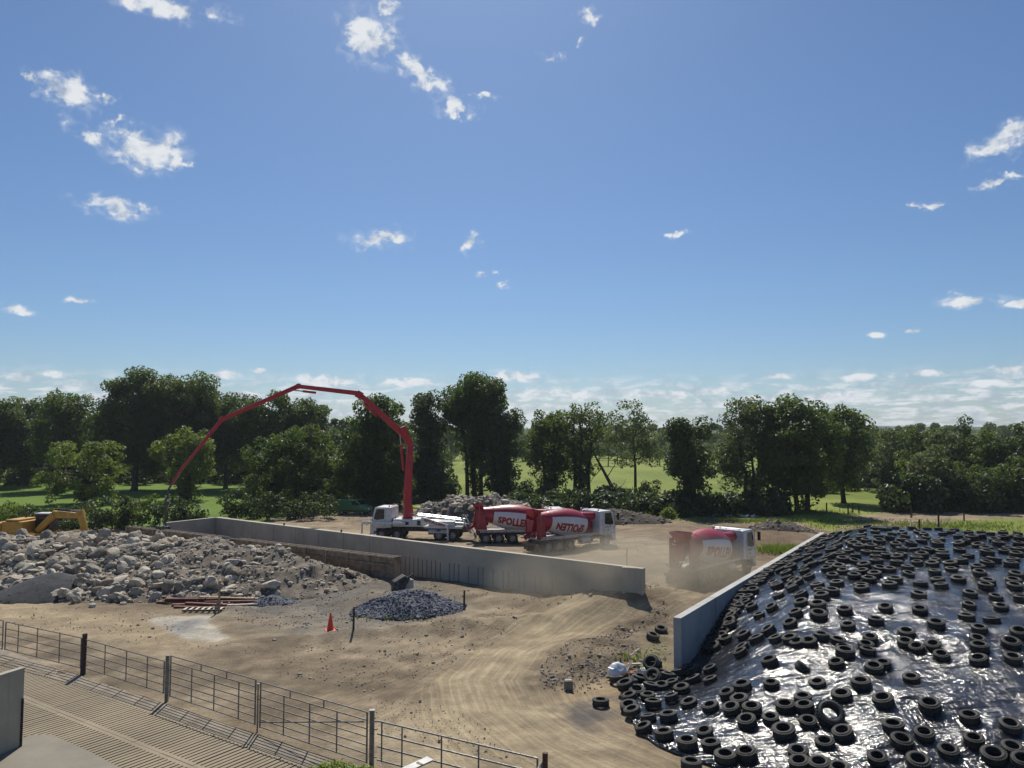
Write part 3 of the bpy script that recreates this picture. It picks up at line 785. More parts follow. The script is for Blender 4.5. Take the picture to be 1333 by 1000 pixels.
def build_sheet():
    ss = np.concatenate([np.arange(-9.8, 8, .085), np.arange(8, 37, .14)]); tt = np.concatenate([np.arange(-1.5, 14, .095), np.arange(14, 23, .2)])
    S, T = np.meshgrid(ss, tt); sf = np.interp(T, SF_T, SF_S)
    ok = (S > sf-.02) & ~((T < .2) & (S > -.25))
    Z = clamp_h(S, T)
    d = S-sf
    wr = 0
    for k, (ang, f, st, amp) in enumerate([(.5, 1.7, .25, .055), (1.15, 2.6, .3, .04), (-.35, 3.3, .3, .03), (.9, .9, .5, .07)]):
        c, s_ = math.cos(ang), math.sin(ang)
        n = fbm((S*c+T*s_)*f+11*k, (-S*s_+T*c)*f*st+5*k, 3, 1.0)
        wr = wr + amp*(1-np.abs(2*n-1)*2.2)
    wr = wr + (fbm(S+31, T, 3, 2.2)-.5)*.16
    Z = Z + wr*sstep(d, .05, .8)*(.24+.06*(1-sstep(T, 5, 9))*(1-sstep(S, 2, 9)))
    Z = np.where(d < .25, Z + .06*sstep(.25-d, 0, .2)*(fbm(T, S, 2, 2.0)), Z)
    X = CW0.x+S*CWd.x+T*CWn.x; Y = CW0.y+S*CWd.y+T*CWn.y
    idx = np.arange(S.size).reshape(S.shape)
    q = ok[:-1,:-1] & ok[:-1,1:] & ok[1:,1:] & ok[1:,:-1]
    F = np.stack([idx[:-1,:-1], idx[1:,:-1], idx[1:,1:], idx[:-1,1:]], -1)[q]
    V = np.stack([X, Y, Z], -1).reshape(-1, 3)
    used = np.unique(F); remap = np.zeros(S.size, int); remap[used] = np.arange(len(used))
    t = NT('black_sheet_plastic'); w = t.coord('World')
    t.p.inputs['Specular IOR Level'].default_value = .5; t.p.inputs['IOR'].default_value = 1.52
    dust = t.noise(w, .45, 6, .7); d2 = t.noise(w, 5, 5, .7)
    dm = t.mth('MULTIPLY', t.ramp(dust, .42, .68), t.ramp(d2, .3, .7))
    t.L(t.mix(t.mth('MULTIPLY', dm, .35), (.018,.019,.023), (.10,.10,.105)), t.p.inputs['Base Color'])
    t.L(t.mth('ADD', t.mth('MULTIPLY', dm, .08), .10), t.p.inputs['Roughness'])
    v1 = t.noise(t.coord('World', (1, .30, 1), (0, 0, .55)), 8.0, 4, .6, .5); v2 = t.noise(t.coord('World', (.5, 1, 1), (0, 0, -.3)), 13, 3, .6, .8)
    v3 = t.noise(t.coord('World', (.35, 1, 1), (0, 0, .9)), 2.0, 3, .55, .5)
    b = t.bump(v3, 1.0, .11); b = t.bump(v1, 1.0, .045, b); t.L(b, t.p.inputs['Normal'])
    me = np_mesh('plastic_sheet', V[used], remap[F], t.m, True)
    o = tag(link('plastic_sheet', me), 'glossy black wrinkled plastic sheet covering the silage mound', 'plastic sheet')
    # rolled hem along the front edge
    pts = []
    for tq in np.arange(-1.4, 22, .22):
        s = float(np.interp(tq, SF_T, SF_S))+.03; p = CW0+CWd*s+CWn*tq
        pts.append((p.x+random.Random(int(tq*100)).uniform(-.03,.03), p.y, gz1(p.x, p.y)+.03+.03*random.Random(int(tq*77)).random()))
    MB().tube(pts, .05, 6).build('rolled_hem', t.m, o)
    # silage body beneath, closing the far side
build_sheet()

# tyre positions surveyed off the photograph (pixels of the 1333 x 1000 frame)
T1 = [(1030,68),(1110,62),(1160,65),(1235,85),(1110,100),(850,117),(975,120),(1230,118),(1300,95),(950,165),(1110,145),(1265,165),(790,160),(750,185),(660,190),(1100,180),(885,205),(1145,205),(1270,215),(1000,215),(720,235),(860,235),(720,268),(880,260),(1030,245),(1075,270),(1190,265),(1280,285),(600,235),(560,250),(480,265),(640,295),(810,300),(970,305),(1150,320),(1290,335),(885,335),(460,310),(680,345),(580,345),(790,365),(1045,355),(1235,370),(350,355),(470,350),(920,380),(590,390),(740,400),(1030,400),(1245,410),(380,390),(270,412),(480,375),(650,430),(820,430),(430,420),(340,435),(1130,445),(1310,480),(560,470),(430,468),(770,478),(880,455),(250,470),(1110,495),(925,500),(560,500),(120,490),(330,490),(390,525),(200,530),(1230,530),(820,545),(605,555),(1030,550),(80,530),(390,570),(1170,580),(40,575),(160,560),(865,615),(120,605),(470,600),(680,635),(290,635),(20,615),(440,640),(1100,645),(60,640)]
T2 = [(20,90),(90,80),(150,70),(250,85),(400,95),(510,90),(580,80),(670,98),(770,88),(980,103),(60,140),(160,128),(310,120),(370,140),(550,133),(625,118),(800,122),(920,125),(1130,127),(1010,137),(1270,137),(35,180),(185,163),(390,172),(700,165),(920,165),(1140,180),(1240,165),(835,185),(155,198),(345,212),(530,195),(1050,200),(1290,190),(770,218),(95,245),(240,240),(480,220),(500,250),(710,238),(895,250),(1085,240),(1280,240),(155,295),(280,295),(405,297),(710,300),(970,285),(1180,280),(1290,290),(540,315),(1145,312),(975,330),(1260,340),(10,345),(150,340),(350,350),(550,360),(800,355),(115,375),(295,378),(475,395),(730,405),(1040,395),(1230,390),(105,425),(305,425),(450,430),(630,430),(970,430),(1210,440),(210,465),(630,480),(890,468),(40,485),(905,520),(1255,530),(475,515),(215,525),(95,590),(700,580),(505,590),(985,600),(1230,595),(40,640),(335,625),(540,645),(960,650),(1240,650)]
T3 = [(1040,50),(1210,25),(1190,75),(1050,145),(1270,135),(1265,215),(985,255),(1215,310),(1160,410),(960,480),(845,570),(1025,560),(1180,570),(1300,590),(705,655),(790,250),(860,330),(720,530)]
TW = [(710,25),(850,20),(800,100),(750,160),(730,205),(660,245),(630,300),(600,350),(580,400),(510,500),(455,570),(560,450),(640,100),(600,160),(680,60),(560,200),(520,270),(510,330),(480,400),(440,470),(400,540),(370,600),(330,640),(470,560),(420,640),(540,560),(690,120),(640,190),(560,300),(600,240)]
T4 = [(255,85),(370,110),(275,150),(660,80),(240,245),(240,330),(495,285),(890,260),(795,390),(530,440),(1205,135),(1220,285),(150,590),(270,540),(435,590),(740,550),(1090,490),(1085,590),(480,640),(700,640),(1190,640)]
T5 = [(745,145),(1025,180),(1310,205),(735,265),(1085,290),(380,475),(710,395),(985,425),(850,520),(1280,555),(825,625),(1185,675),(355,700),(850,720)]
T6 = [(300,245),(410,255),(485,220),(380,305),(460,330),(650,195),(705,220),(570,285),(625,285),(720,275),(690,130),(410,385),(550,375),(590,430),(400,445),(430,495),(555,535),(820,320),(740,390),(880,415),(915,235),(1050,235),(1050,155),(1045,440),(715,535),(520,610),(680,670),(860,740),(1000,640),(1050,750),(1160,840),(1180,350),(1275,390),(1300,290),(1215,460),(1290,20),(800,200),(890,180)]
T7 = [(325,105),(880,110),(950,25),(1135,10),(1190,155),(1270,120),(330,285),(720,275),(1085,285),(925,380),(600,410),(450,480),(615,490),(170,490),(130,600),(325,565),(640,605),(940,700),(780,780),(555,855),(125,880),(570,945),(900,990),(1220,910)]
T8 = [(600,45),(915,85),(1195,75),(345,235),(500,475),(115,430),(835,570),(1170,630),(195,650),(260,770),(450,710),(650,840),(870,755),(1035,890),(1190,830),(1280,930),(400,945)]
def conv(L, x0, y0, k): return [(x0+x/k, y0+y/k) for x, y in L]
flat = conv(T1,973,675,7.406)+conv(T2,1153,675,7.406)+conv(T3,873,755,7.406)+conv(T4,1033,755,7.406)+conv(T5,1173,755,8.331)+conv(T6,753,845,6.06)+conv(T7,953,845,6.45)+conv(T8,1133,845,6.45)
walls = conv(TW, 873, 755, 7.406)

def tyre_mesh(n, R_, w, lod=False):
    ri = R_*.60
    prof = [(-w*.42, ri), (-w*.5, ri+.02), (-w*.52, R_*.80), (-w*.40, R_*.965), (-w*.30, R_), (w*.30, R_), (w*.40, R_*.965), (w*.52, R_*.80), (w*.5, ri+.02), (w*.42, ri), (w*.36, R_*.74), (0, R_*.90), (-w*.36, R_*.74)]
    if lod: prof = [(-w*.5, ri+.01), (-w*.40, R_*.97), (w*.40, R_*.97), (w*.5, ri+.01), (0, R_*.88)]
    mb = MB().lathe(prof, (0,0,w*.5), (0,0,1), n, closed=True)
    if not lod:                                    # raised tread blocks
        for k in range(n):
            a = 2*math.pi*(k+.5)/n
            for zz, sh in ((w*.24, .03), (w*.76, -.03)):
                c = Vector((math.cos(a+sh), math.sin(a+sh), 0)); tg = Vector((-c.y, c.x, 0))
                o = c*(R_+.004)+Vector((0,0,zz)); hw = R_*math.pi/n*.62
                vs = [o+tg*sx*hw+Vector((0,0,sz*w*.15))+c*q for q in (-.02,.012) for sx, sz in ((-1,-1),(1,-1),(1,1),(-1,1))]
                mb.add(vs, [(4,5,6,7),(0,4,7,3),(1,2,6,5),(0,1,5,4),(3,7,6,2)])
    return mb
def tyre_mat():
    t = NT('old_tyre_rubber'); v = t.coord('Object'); oi = t.N('ShaderNodeObjectInfo')
    n = t.noise(v, 5, 5, .65)
    base = t.mix(oi.outputs['Random'], (.016,.016,.016), (.050,.047,.042))
    col = t.mix(t.ramp(n, .45, .75, 0, .8), base, (.095,.085,.066))
    t.L(col, t.p.inputs['Base Color']); t.set(Roughness=.78); t.L(t.bump(t.noise(v, 30, 3), .4, .01), t.p.inputs['Normal'])
    return t.m
M['tyre'] = tyre_mat()
TY = [tyre_mesh(26, .30, .245).mesh('tyre', M['tyre']), tyre_mesh(26, .32, .265).mesh('tyre', M['tyre']), tyre_mesh(24, .28, .22).mesh('tyre', M['tyre'])]
rt = random.Random(21)
recs = []
for src, L in (('flat', flat), ('wall', walls)):
    for x, y in L:
        p = clamp_hit(x, y+1.0, .11)
        if p is None: continue
        recs.append([p.y, p, src, x, y])
# tidy neighbours that ended up inside each other: stack the second on the first
recs.sort(key=lambda r: r[0])
placed = []
for r in recs:
    p = r[1]; lift = 0
    for q in placed:
        dd = math.hypot(p.x-q.x, p.y-q.y)
        if dd < .50 and dd > 1e-6:
            k = (.50-dd)/dd*.7; p.x += (p.x-q.x)*k; p.y += (p.y-q.y)*k
    placed.append(p)
    s, t_ = clamp_st(p.x, p.y)
    if s > -.2 and t_ < .55: p.x += CWn.x*(.55-t_); p.y += CWn.y*(.55-t_)
extra = []
rx = random.Random(4)
for s in np.arange(9, 34, .42):                      # dense belt of tyres lying against the clamp wall further back
    for t_ in (.6, 1.2, 1.8):
        if rx.random() < (.55 if t_ < 1.5 else .25):
            q = CW0+CWd*(s+rx.uniform(-.2,.2))+CWn*(t_+rx.uniform(-.15,.15))
            if all((q.x-p.x)**2+(q.y-p.y)**2 > .36 for p in placed): extra.append(q); placed.append(q)
def surf(x, y):
    s, t_ = clamp_st(x, y)
    c = clamp_z(x, y) if (t_ > -1.6 and -9.6 < s < 36) else -1
    return max(c, gz1(x, y))
def put_tyre(x, y, me, sc=1.0, tilt=.10, extra_tilt=None, lift=0.0, name='tyre'):
    e = .25; z = surf(x, y)
    n = Vector((-(surf(x+e, y)-surf(x-e, y))/(2*e), -(surf(x, y+e)-surf(x, y-e))/(2*e), 1)).normalized()
    n = (n+Vector((rt.uniform(-tilt, tilt), rt.uniform(-tilt, tilt), 0))).normalized()
    if extra_tilt is not None: n = (n+Vector(extra_tilt)).normalized()
    q = n.to_track_quat('Z', 'Y')
    o = link(name, me); o.rotation_euler = q.to_euler(); o.rotation_euler.rotate_axis('Z', rt.uniform(0, 6.28))
    o.location = (x, y, z-.015+lift); o.scale = (sc, sc, sc*rt.uniform(.9, 1.2))
    return o
LABF = 'worn black car tyre lying flat on the shiny plastic of the silage clamp'
LABW = 'dusty black tyre in the dense belt beside the sloping clamp wall'
LABP = 'black tyre in the jumbled pile spilling round the end of the clamp wall'
GT = 'tyres weighing down the silage sheet'
vis = [r for r in recs][:284]
def where(p, s, t_):
    if s < -4.5: return 'near the front hem of the silage sheet'
    if s < 2: return 'on the lower front slope of the silage sheet'
    if s < 10: return 'half way up the silage sheet'
    if s < 19: return 'on the upper slope of the silage sheet'
    return 'up by the crest of the silage sheet'
def flock(p):
    ds = sorted(math.hypot(p.x-q.x, p.y-q.y) for q in placed)[1:3]
    return 'black tyre lying apart' if ds[0] > 1.05 else ('black tyre paired with another' if ds[1] > .95 else 'black tyre in a cluster')
for r in vis:
    p = r[1]; s, t_ = clamp_st(p.x, p.y)
    pile = t_ < 1.2 and s < 0.5
    o = put_tyre(p.x, p.y, TY[rt.choice((0, 0, 0, 1, 2))], rt.uniform(.85, 1.04), .22 if (pile or r[2] == 'wall') else .08)
    if pile: o.location.z += rt.uniform(0, .12)
    tag(o, LABP if pile else (LABW if r[2] == 'wall' or t_ < 1.6 else flock(p)+' '+where(p, s, t_)), 'tyre', GT)
rest = MB(); lod = tyre_mesh(18, .285, .22, True)
for p in [r[1] for r in recs[284:]]+extra:
    z = surf(p.x, p.y); e = .25
    n = Vector((-(surf(p.x+e, p.y)-surf(p.x-e, p.y))/(2*e), -(surf(p.x, p.y+e)-surf(p.x, p.y-e))/(2*e), 1)).normalized()
    n = (n+Vector((rt.uniform(-.12,.12), rt.uniform(-.12,.12), 0))).normalized()
    q = n.to_track_quat('Z', 'Y').to_matrix(); k = rt.uniform(.86, 1.02)
    rest.add([Vector((p.x, p.y, z-.01))+q @ (Vector(v)*k) for v in lod.v], lod.f)
tag(rest.build('far_tyres', M['tyre']), 'small far black tyres massed along the top of the silage clamp', 'tyres', kind='stuff')
# the tyres that stand out
def special(px, py, label, me=0, sc=1.0, tilt=None, lift=0.0, inner=None):
    p = clamp_hit(px, py, .1); o = put_tyre(p.x, p.y, TY[me], sc, .02, tilt, lift); tag(o, label, 'tyre', GT)
    return o
special(782, 915, 'lone black tyre lying on the dirty ground left of the plastic sheet', 0, .98)
special(1079, 934, 'large tyre tilted up and leaning towards us in the foreground cluster', 1, 1.28, (.1, -.75, 0), .12)
special(1043, 866, 'half buried tyre showing as a dark wedge on the plastic', 0, 1.0, (.9, .1, 0), -.12)
special(1021, 953, 'pale dusty tyre with rounded shoulders and bright plastic inside its hole', 1, 1.05)
special(1067, 996, 'tyre with beige fabric stuffed in it at the bottom edge', 0, 1.0)
special(900, 996, 'tyre cut by the bottom edge, lying on bare earth before the sheet', 0, 1.0)
special(850, 871, 'tyre tipped on its side against the heap before the wall end', 0, 1.1, (-.6, -.8, 0), .25)
special(851, 886, 'tyre propped steeply at the middle of the jumbled pile', 0, 1.1, (-.5, -.7, 0), .2)
special(860, 820, 'upper tyre lying on the grass left of the clamp wall end', 0, 1.0)
special(849, 829, 'lower tyre lying on the grass left of the clamp wall end', 0, 1.0)

# ------------------------------------------------------------------ rocks
def rock_mb(seed, sub=1, flat=.8):
    r = random.Random(seed); bm = bmesh.new(); bmesh.ops.create_icosphere(bm, subdivisions=sub, radius=1.0)
    sc = Vector((r.uniform(.75, 1.15), r.uniform(.7, 1.05), r.uniform(.55, .85)))
    planes = [(Vector((r.gauss(0,1), r.gauss(0,1), r.gauss(0,1))).normalized(), r.uniform(.5, .85)) for _ in range(8)]
    off = Vector((r.uniform(0, 50), r.uniform(0, 50), r.uniform(0, 50)))
    for v in bm.verts:
        p = v.co.copy(); p *= 1+.42*mnoise.noise(p*1.3+off)+.14*mnoise.noise(p*3.1+off)
        for n, d in planes:
            k = p.dot(n)-d
            if k > 0: p -= n*k*.92
        if sub > 2: p += p.normalized()*(.07*mnoise.noise(p*4+off)+.04*mnoise.noise(p*9+off))
        v.co = Vector((p.x*sc.x, p.y*sc.y, p.z*sc.z))
    mb = MB(); mb.v = [tuple(v.co) for v in bm.verts]; bm.verts.index_update(); mb.f = [tuple(v.index for v in f.verts) for f in bm.faces]; bm.free()
    return mb
ROCK_HI = [rock_mb(i, 3) for i in range(9)]
ROCK_LO = [rock_mb(40+i, 1) for i in range(8)]
def rmesh(lst, name, mat): return [m.mesh(name, mat, ang=.5) for m in lst]
def scatter_mesh(name, items, lib, mat, rs):
    # items: (x, y, z, size) -> one joined mesh
    Vs = []; Fs = []; tint = []; n = 0
    arr = [(np.array(m.v), np.array(m.f)) for m in lib]
    for x, y, z, s in items:
        v, f = arr[rs.randint(len(arr))]
        a, b = rs.uniform(0, 6.28), rs.uniform(-.6, .6); ca, sa, cb, sb = math.cos(a), math.sin(a), math.cos(b), math.sin(b)
        Rm = np.array([[ca,-sa,0],[sa,ca,0],[0,0,1]]) @ np.array([[1,0,0],[0,cb,-sb],[0,sb,cb]])
        Vs.append((v*s) @ Rm.T + np.array([x, y, z])); Fs.append(f+n); n += len(v); tint.append(np.full(len(v), rs.rand()))
    return np_mesh(name, np.concatenate(Vs), np.concatenate(Fs), mat, False, {'tint': ('FLOAT', np.concatenate(tint))})

def heap_mesh(name, x0, x1, y0, y1, H, mat, step=.25, sink=.12):
    X, Y = np.meshgrid(np.arange(x0, x1, step), np.arange(y0, y1, step)); Z = H(X, Y)
    ok = Z > .02; g = gz(X, Y)
    idx = np.arange(X.size).reshape(X.shape); q = ok[:-1,:-1] | ok[:-1,1:] | ok[1:,1:] | ok[1:,:-1]
    F = np.stack([idx[:-1,:-1], idx[:-1,1:], idx[1:,1:], idx[1:,:-1]], -1)[q]
    Zt = np.where(ok, g+Z, g-sink)
    used = np.unique(F); rm = np.zeros(X.size, int); rm[used] = np.arange(len(used))
    return np_mesh(name, np.stack([X, Y, Zt], -1).reshape(-1, 3)[used], rm[F], mat, True)
CREST = [(-47,58,2.3),(-42,57.5,2.45),(-36,58.5,2.55),(-30,57.5,2.35),(-25,55.8,2.6),(-20,54.2,2.75),(-16.5,52.6,2.55),(-13.2,50.9,2.05),(-10.7,49.6,1.0),(-9.3,49.0,.15)]
def H_rub(X, Y):
    best = np.zeros(np.shape(X))
    for (ax, ay, az), (bx, by, bz) in zip(CREST[:-1], CREST[1:]):
        dx, dy = bx-ax, by-ay; t = np.clip(((X-ax)*dx+(Y-ay)*dy)/(dx*dx+dy*dy), 0, 1)
        cx, cy_ = ax+t*dx, ay+t*dy; d = np.hypot(X-cx, Y-cy_); front = Y < cy_
        w = np.where(front, np.interp(X, [-46,-38,-32,-26,-18,-12,-9], [8.5,8,9.5,9.8,6.4,3.2,1.6]), np.interp(X, [-46,-30,-20,-9], [5,4,3.2,2]))
        best = np.maximum(best, (az+t*(bz-az))*np.clip(1-(d/w)**1.25, 0, 1))
    lump = (fbm(X, Y, 4, .45)-.5)*.9 + (fbm(X+7, Y, 3, 1.4)-.5)*.5
    return np.clip(best+lump*sstep(best, .05, .8)-.05, 0, None)
_soilf = bilin(lambda X, Y: fbm(X, Y, 3, .25), -50, -5, 42, 68, .4)
H_rub1 = bilin(H_rub, -52, -6, 42, 68, .2)
M['spoil'] = simple('grey_spoil', (.155,.125,.092), .95, var=.4, scale=1.1, bump=.9, bscale=5, coord='World')
M['spoil_b'] = simple('tree_shaded_brown_spoil', (.055,.044,.03), .95, var=.45, scale=1.2, bump=.9, bscale=5, coord='World')  # brown earth, darkened in the colour for the shade of the trees
M['spoil_d'] = simple('dark_spoil', (.11,.092,.074), .95, var=.4, scale=1.0, bump=.9, bscale=5, coord='World')
tag(link('rubble_mound', heap_mesh('rubble_mound', -50, -7, 43, 66, H_rub, M['spoil'])), 'long grey mound of broken rock and spoil before the shuttering', 'rubble heap', kind='stuff')
rs = np.random.RandomState(17)
cand = []
while len(cand) < 8500:
    x, y = rs.uniform(-47, -8.5), rs.uniform(44, 63)
    h = H_rub1(x, y)
    if h < .04: continue
    big = np.interp(x, [-47, -30, -20, -14, -9], [1.0, 1.0, .9, .55, .42])
    px_ = x/y*1000+666
    soil = 235 < px_ < 420 and _soilf(x, y) > .42   # part of the heap is mostly fine spoil
    if soil and rs.rand() < .6: big *= .5
    s = float(np.clip(rs.lognormal(-1.88, .62), .06, .6))*big
    if h < .5 and s > .3 and rs.rand() < .3: s *= .7
    cand.append((x, y, gz1(x, y)+h, s))
for px, py, s in [(352,778,.62),(400,765,.3),(235,782,.45),(150,775,.75),(165,765,.9),(128,755,.85),(108,772,.6),(100,785,.55),(83,778,.5),(185,770,.5),(205,775,.45),(120,790,.4),(160,787,.32),(60,715,.85),(25,722,.8),(62,728,.5),(48,738,.55),(30,748,.5),(20,742,.4),(10,730,.6),(140,722,.7),(128,725,.75),(112,708,.5),(447,752,.75),(456,762,.6),(470,757,.35),(425,770,.35),(330,768,.5),(333,755,.5),(135,743,.8),(175,745,.75),(155,735,.6)]:
    p = on(px, py); h = H_rub1(p.x, p.y)
    for _ in range(6): p = G(px, py, gz1(p.x, p.y)+h*.9); h = H_rub1(p.x, p.y)
    s *= .82; cand.append((p.x, p.y, gz1(p.x, p.y)+h+s*.15, s))
cand.sort(key=lambda c: -c[3]/c[1])
RM = rmesh(ROCK_HI, 'boulder', M['rock']); RMB = rmesh(ROCK_HI[:3], 'boulder', M['rock_brown'])
for i, (x, y, z, s) in enumerate(cand[:290]):
    px_ = x/y*1000+666
    brown = (px_ > 395 and rs.rand() < .75) or rs.rand() < .06
    o = link('boulder', (RMB if brown else RM)[rs.randint(3 if brown else 9)]); o.location = (x, y, z+s*.05); o.scale = (s*rs.uniform(.85,1.25), s*rs.uniform(.85,1.2), s*(rs.uniform(.35,.6) if rs.rand() < .3 else rs.uniform(.75,1.2)))
    o.rotation_euler = (rs.uniform(-.5,.5), rs.uniform(-.5,.5), rs.uniform(0, 6.28))
    zone = 'at the left end of the rubble heap' if px_ < 75 else 'above the smooth gravel heap' if px_ < 130 and y > 50.5 else 'at the foot of the heap left of the timbers' if px_ < 215 and y < 49.5 else 'in the left middle of the rubble heap' if px_ < 235 else 'behind the timber stack' if px_ < 345 else 'towards the right end of the rubble heap'
    tag(o, ('large ' if s > .42 else 'smaller ')+('brown earthy' if brown else 'grey jagged limestone')+' boulder '+zone, 'boulder', 'boulders of the rubble heap')
tag(link('rubble', scatter_mesh('rubble', cand[290:], ROCK_LO, M['rock'], rs)), 'small broken rock filling the rubble heap', 'rubble', kind='stuff')

def heap(name, label, cx, cy, rx, ry, h, rot, mat, n, smin, smax, smat, seed, lump=.35, step=.2, top=False, pw=1.35):
    def H(X, Y):
        c, s = math.cos(rot), math.sin(rot); u = ((X-cx)*c+(Y-cy)*s)/rx; v = (-(X-cx)*s+(Y-cy)*c)/ry
        d = np.sqrt(u*u+v*v)
        return np.clip(h*np.clip(1-d**pw, 0, 1)*(1+lump*(fbm(X, Y, 4, .8)-.5)*2), 0, None)
    m = max(rx, ry)+.6
    root = tag(link(name, heap_mesh(name, cx-m, cx+m, cy-m, cy+m, H, mat, step)), label, 'heap', kind='stuff')
    rs = np.random.RandomState(seed); it = []; k = 0; H1 = bilin(H, cx-m-.5, cx+m+.5, cy-m-.5, cy+m+.5, step*.7)
    while len(it) < n and k < n*20:
        k += 1
        x, y = cx+rs.uniform(-m, m), cy+rs.uniform(-m, m); hh = H1(x, y)
        if hh < .03 or (top and hh < h*.45 and rs.rand() < .85): continue
        it.append((x, y, gz1(x, y)+hh, rs.uniform(smin, smax)*(1+(rs.rand() < .05)*1.2)))
    if it: link('stones', scatter_mesh('stones', it, ROCK_LO, smat, rs), root)
    return root
M['blue_base'] = simple('blue_grey_chippings', (.10,.108,.13), .9, var=.4, scale=4, bump=.9, bscale=16, coord='World')
M['grey_base'] = simple('grey_fines', (.042,.044,.048), .95, var=.25, scale=3, bump=.7, bscale=22, coord='World')
heap('gravel_heap', 'blue grey heap of crushed stone beside two short stakes', -5.85, 44.2, 3.35, 2.2, 1.1, .30, M['blue_base'], 2600, .035, .10, M['blue_stone'], 5)
heap('gravel_heap', 'smooth dark grey heap of fine gravel in front of the boulders at left', -28.6, 49.0, 3.9, 3.0, 1.3, .1, M['grey_base'], 260, .02, .045, M['blue_stone'], 6, .12)
heap('spoil_heap', 'dark earth bank topped with pale rubble behind the pump and mixer trucks', -4.2, 91.5, 9.0, 4.5, 2.6, -.02, M['spoil_d'], 700, .1, .42, M['rock'], 7, .4, .35, True, pw=2.0)
heap('spoil_heap', 'low dark grass grown bank of earth right of the parked mixers', 11.5, 86.5, 6.5, 2.6, .7, .0, M['spoil_b'], 120, .1, .3, M['rock_brown'], 8, .5, .3, pw=2.4)
heap('spoil_heap', 'brown earth heap beyond the far end of the clamp wall', 26.5, 76.5, 4.0, 2.4, .6, .1, M['spoil_b'], 120, .08, .25, M['rock_brown'], 9, .5, .3, pw=2.2)
heap('gravel_heap', 'small patch of blue chippings at the foot of the lone pale boulder', -14.2, 46.2, 1.6, .9, .35, .1, M['blue_base'], 260, .03, .08, M['blue_stone'], 10)
# loose stones lying about on the ground
it = []
rs = np.random.RandomState(23)
zones = [(P_BROWN, 1100, .02, .075), (P_GRAVEL, 1500, .02, .07), (px_poly([(230,840),(480,830),(620,800),(700,800),(560,880),(480,900),(330,865)]), 700, .015, .06), (px_poly([(480,905),(600,920),(700,1000),(500,960)]), 300, .012, .04),
         (px_poly([(560,745),(720,768),(830,760),(850,790),(700,800),(600,790)]), 500, .02, .08), (px_poly([(380,680),(470,670),(800,700),(960,690),(860,730),(640,700)]), 400, .04, .12), (P_SAND, 400, .02, .06), (px_poly([(770,752),(850,748),(885,790),(800,800),(740,785)]), 500, .02, .09), (px_poly([(600,745),(830,765),(830,790),(640,775)]), 250, .02, .08)]
for poly, n, a, b in zones:
    xs = [p[0] for p in poly]; ys = [p[1] for p in poly]
    X = rs.uniform(min(xs), max(xs), n*3); Y = rs.uniform(min(ys), max(ys), n*3); m = in_poly(X, Y, poly, .3, .6) > .5
    for x, y in list(zip(X[m], Y[m]))[:n]: it.append((x, y, gz1(x, y)+.005, rs.uniform(a, b)*(1+(rs.rand() < .04)*1.5)))
tag(link('loose_stones', scatter_mesh('loose_stones', it, ROCK_LO, M['pebble'], rs)), 'loose stones and clods scattered over the trampled site', 'stones', kind='stuff')

# ------------------------------------------------------------------ small things on the site
def stake(px, py, h, label, w=.11, lean=(.02, 0)):
    p = on(px, py); t = thing('stake', label, 'stake', p, .2)
    MB().beam((0,0,-.2),(lean[0],lean[1],h), w, w, w*.85, w*.85).build('shaft', M['wood_dark'], t, smooth=False)
    MB().beam((lean[0],lean[1],h),(lean[0],lean[1],h+.03), w*1.15, w*1.15).build('head', M['wood_dark'], t, smooth=False)
stake(460, 819, 1.05, 'dark stake at the left foot of the blue stone heap')
stake(604, 790, .9, 'dark stake at the right foot of the blue stone heap')
stake(816, 741, 1.5, 'thin dark stake behind the right end of the long wall', .08)
def cone(px, py):
    p = on(px, py); t = thing('traffic_cone', 'bright orange traffic cone standing alone on the gravel', 'traffic cone', p, .3)
    MB().box(-.26,.26,-.26,.26,0,.05).build('base', M['orange'], t, bevel=.02)
    MB().lathe([(.05,.19),(.08,.17),(.86,.04),(.90,.038),(.90,.0)], n=20).build('body', M['orange'], t)
cone(430, 821)
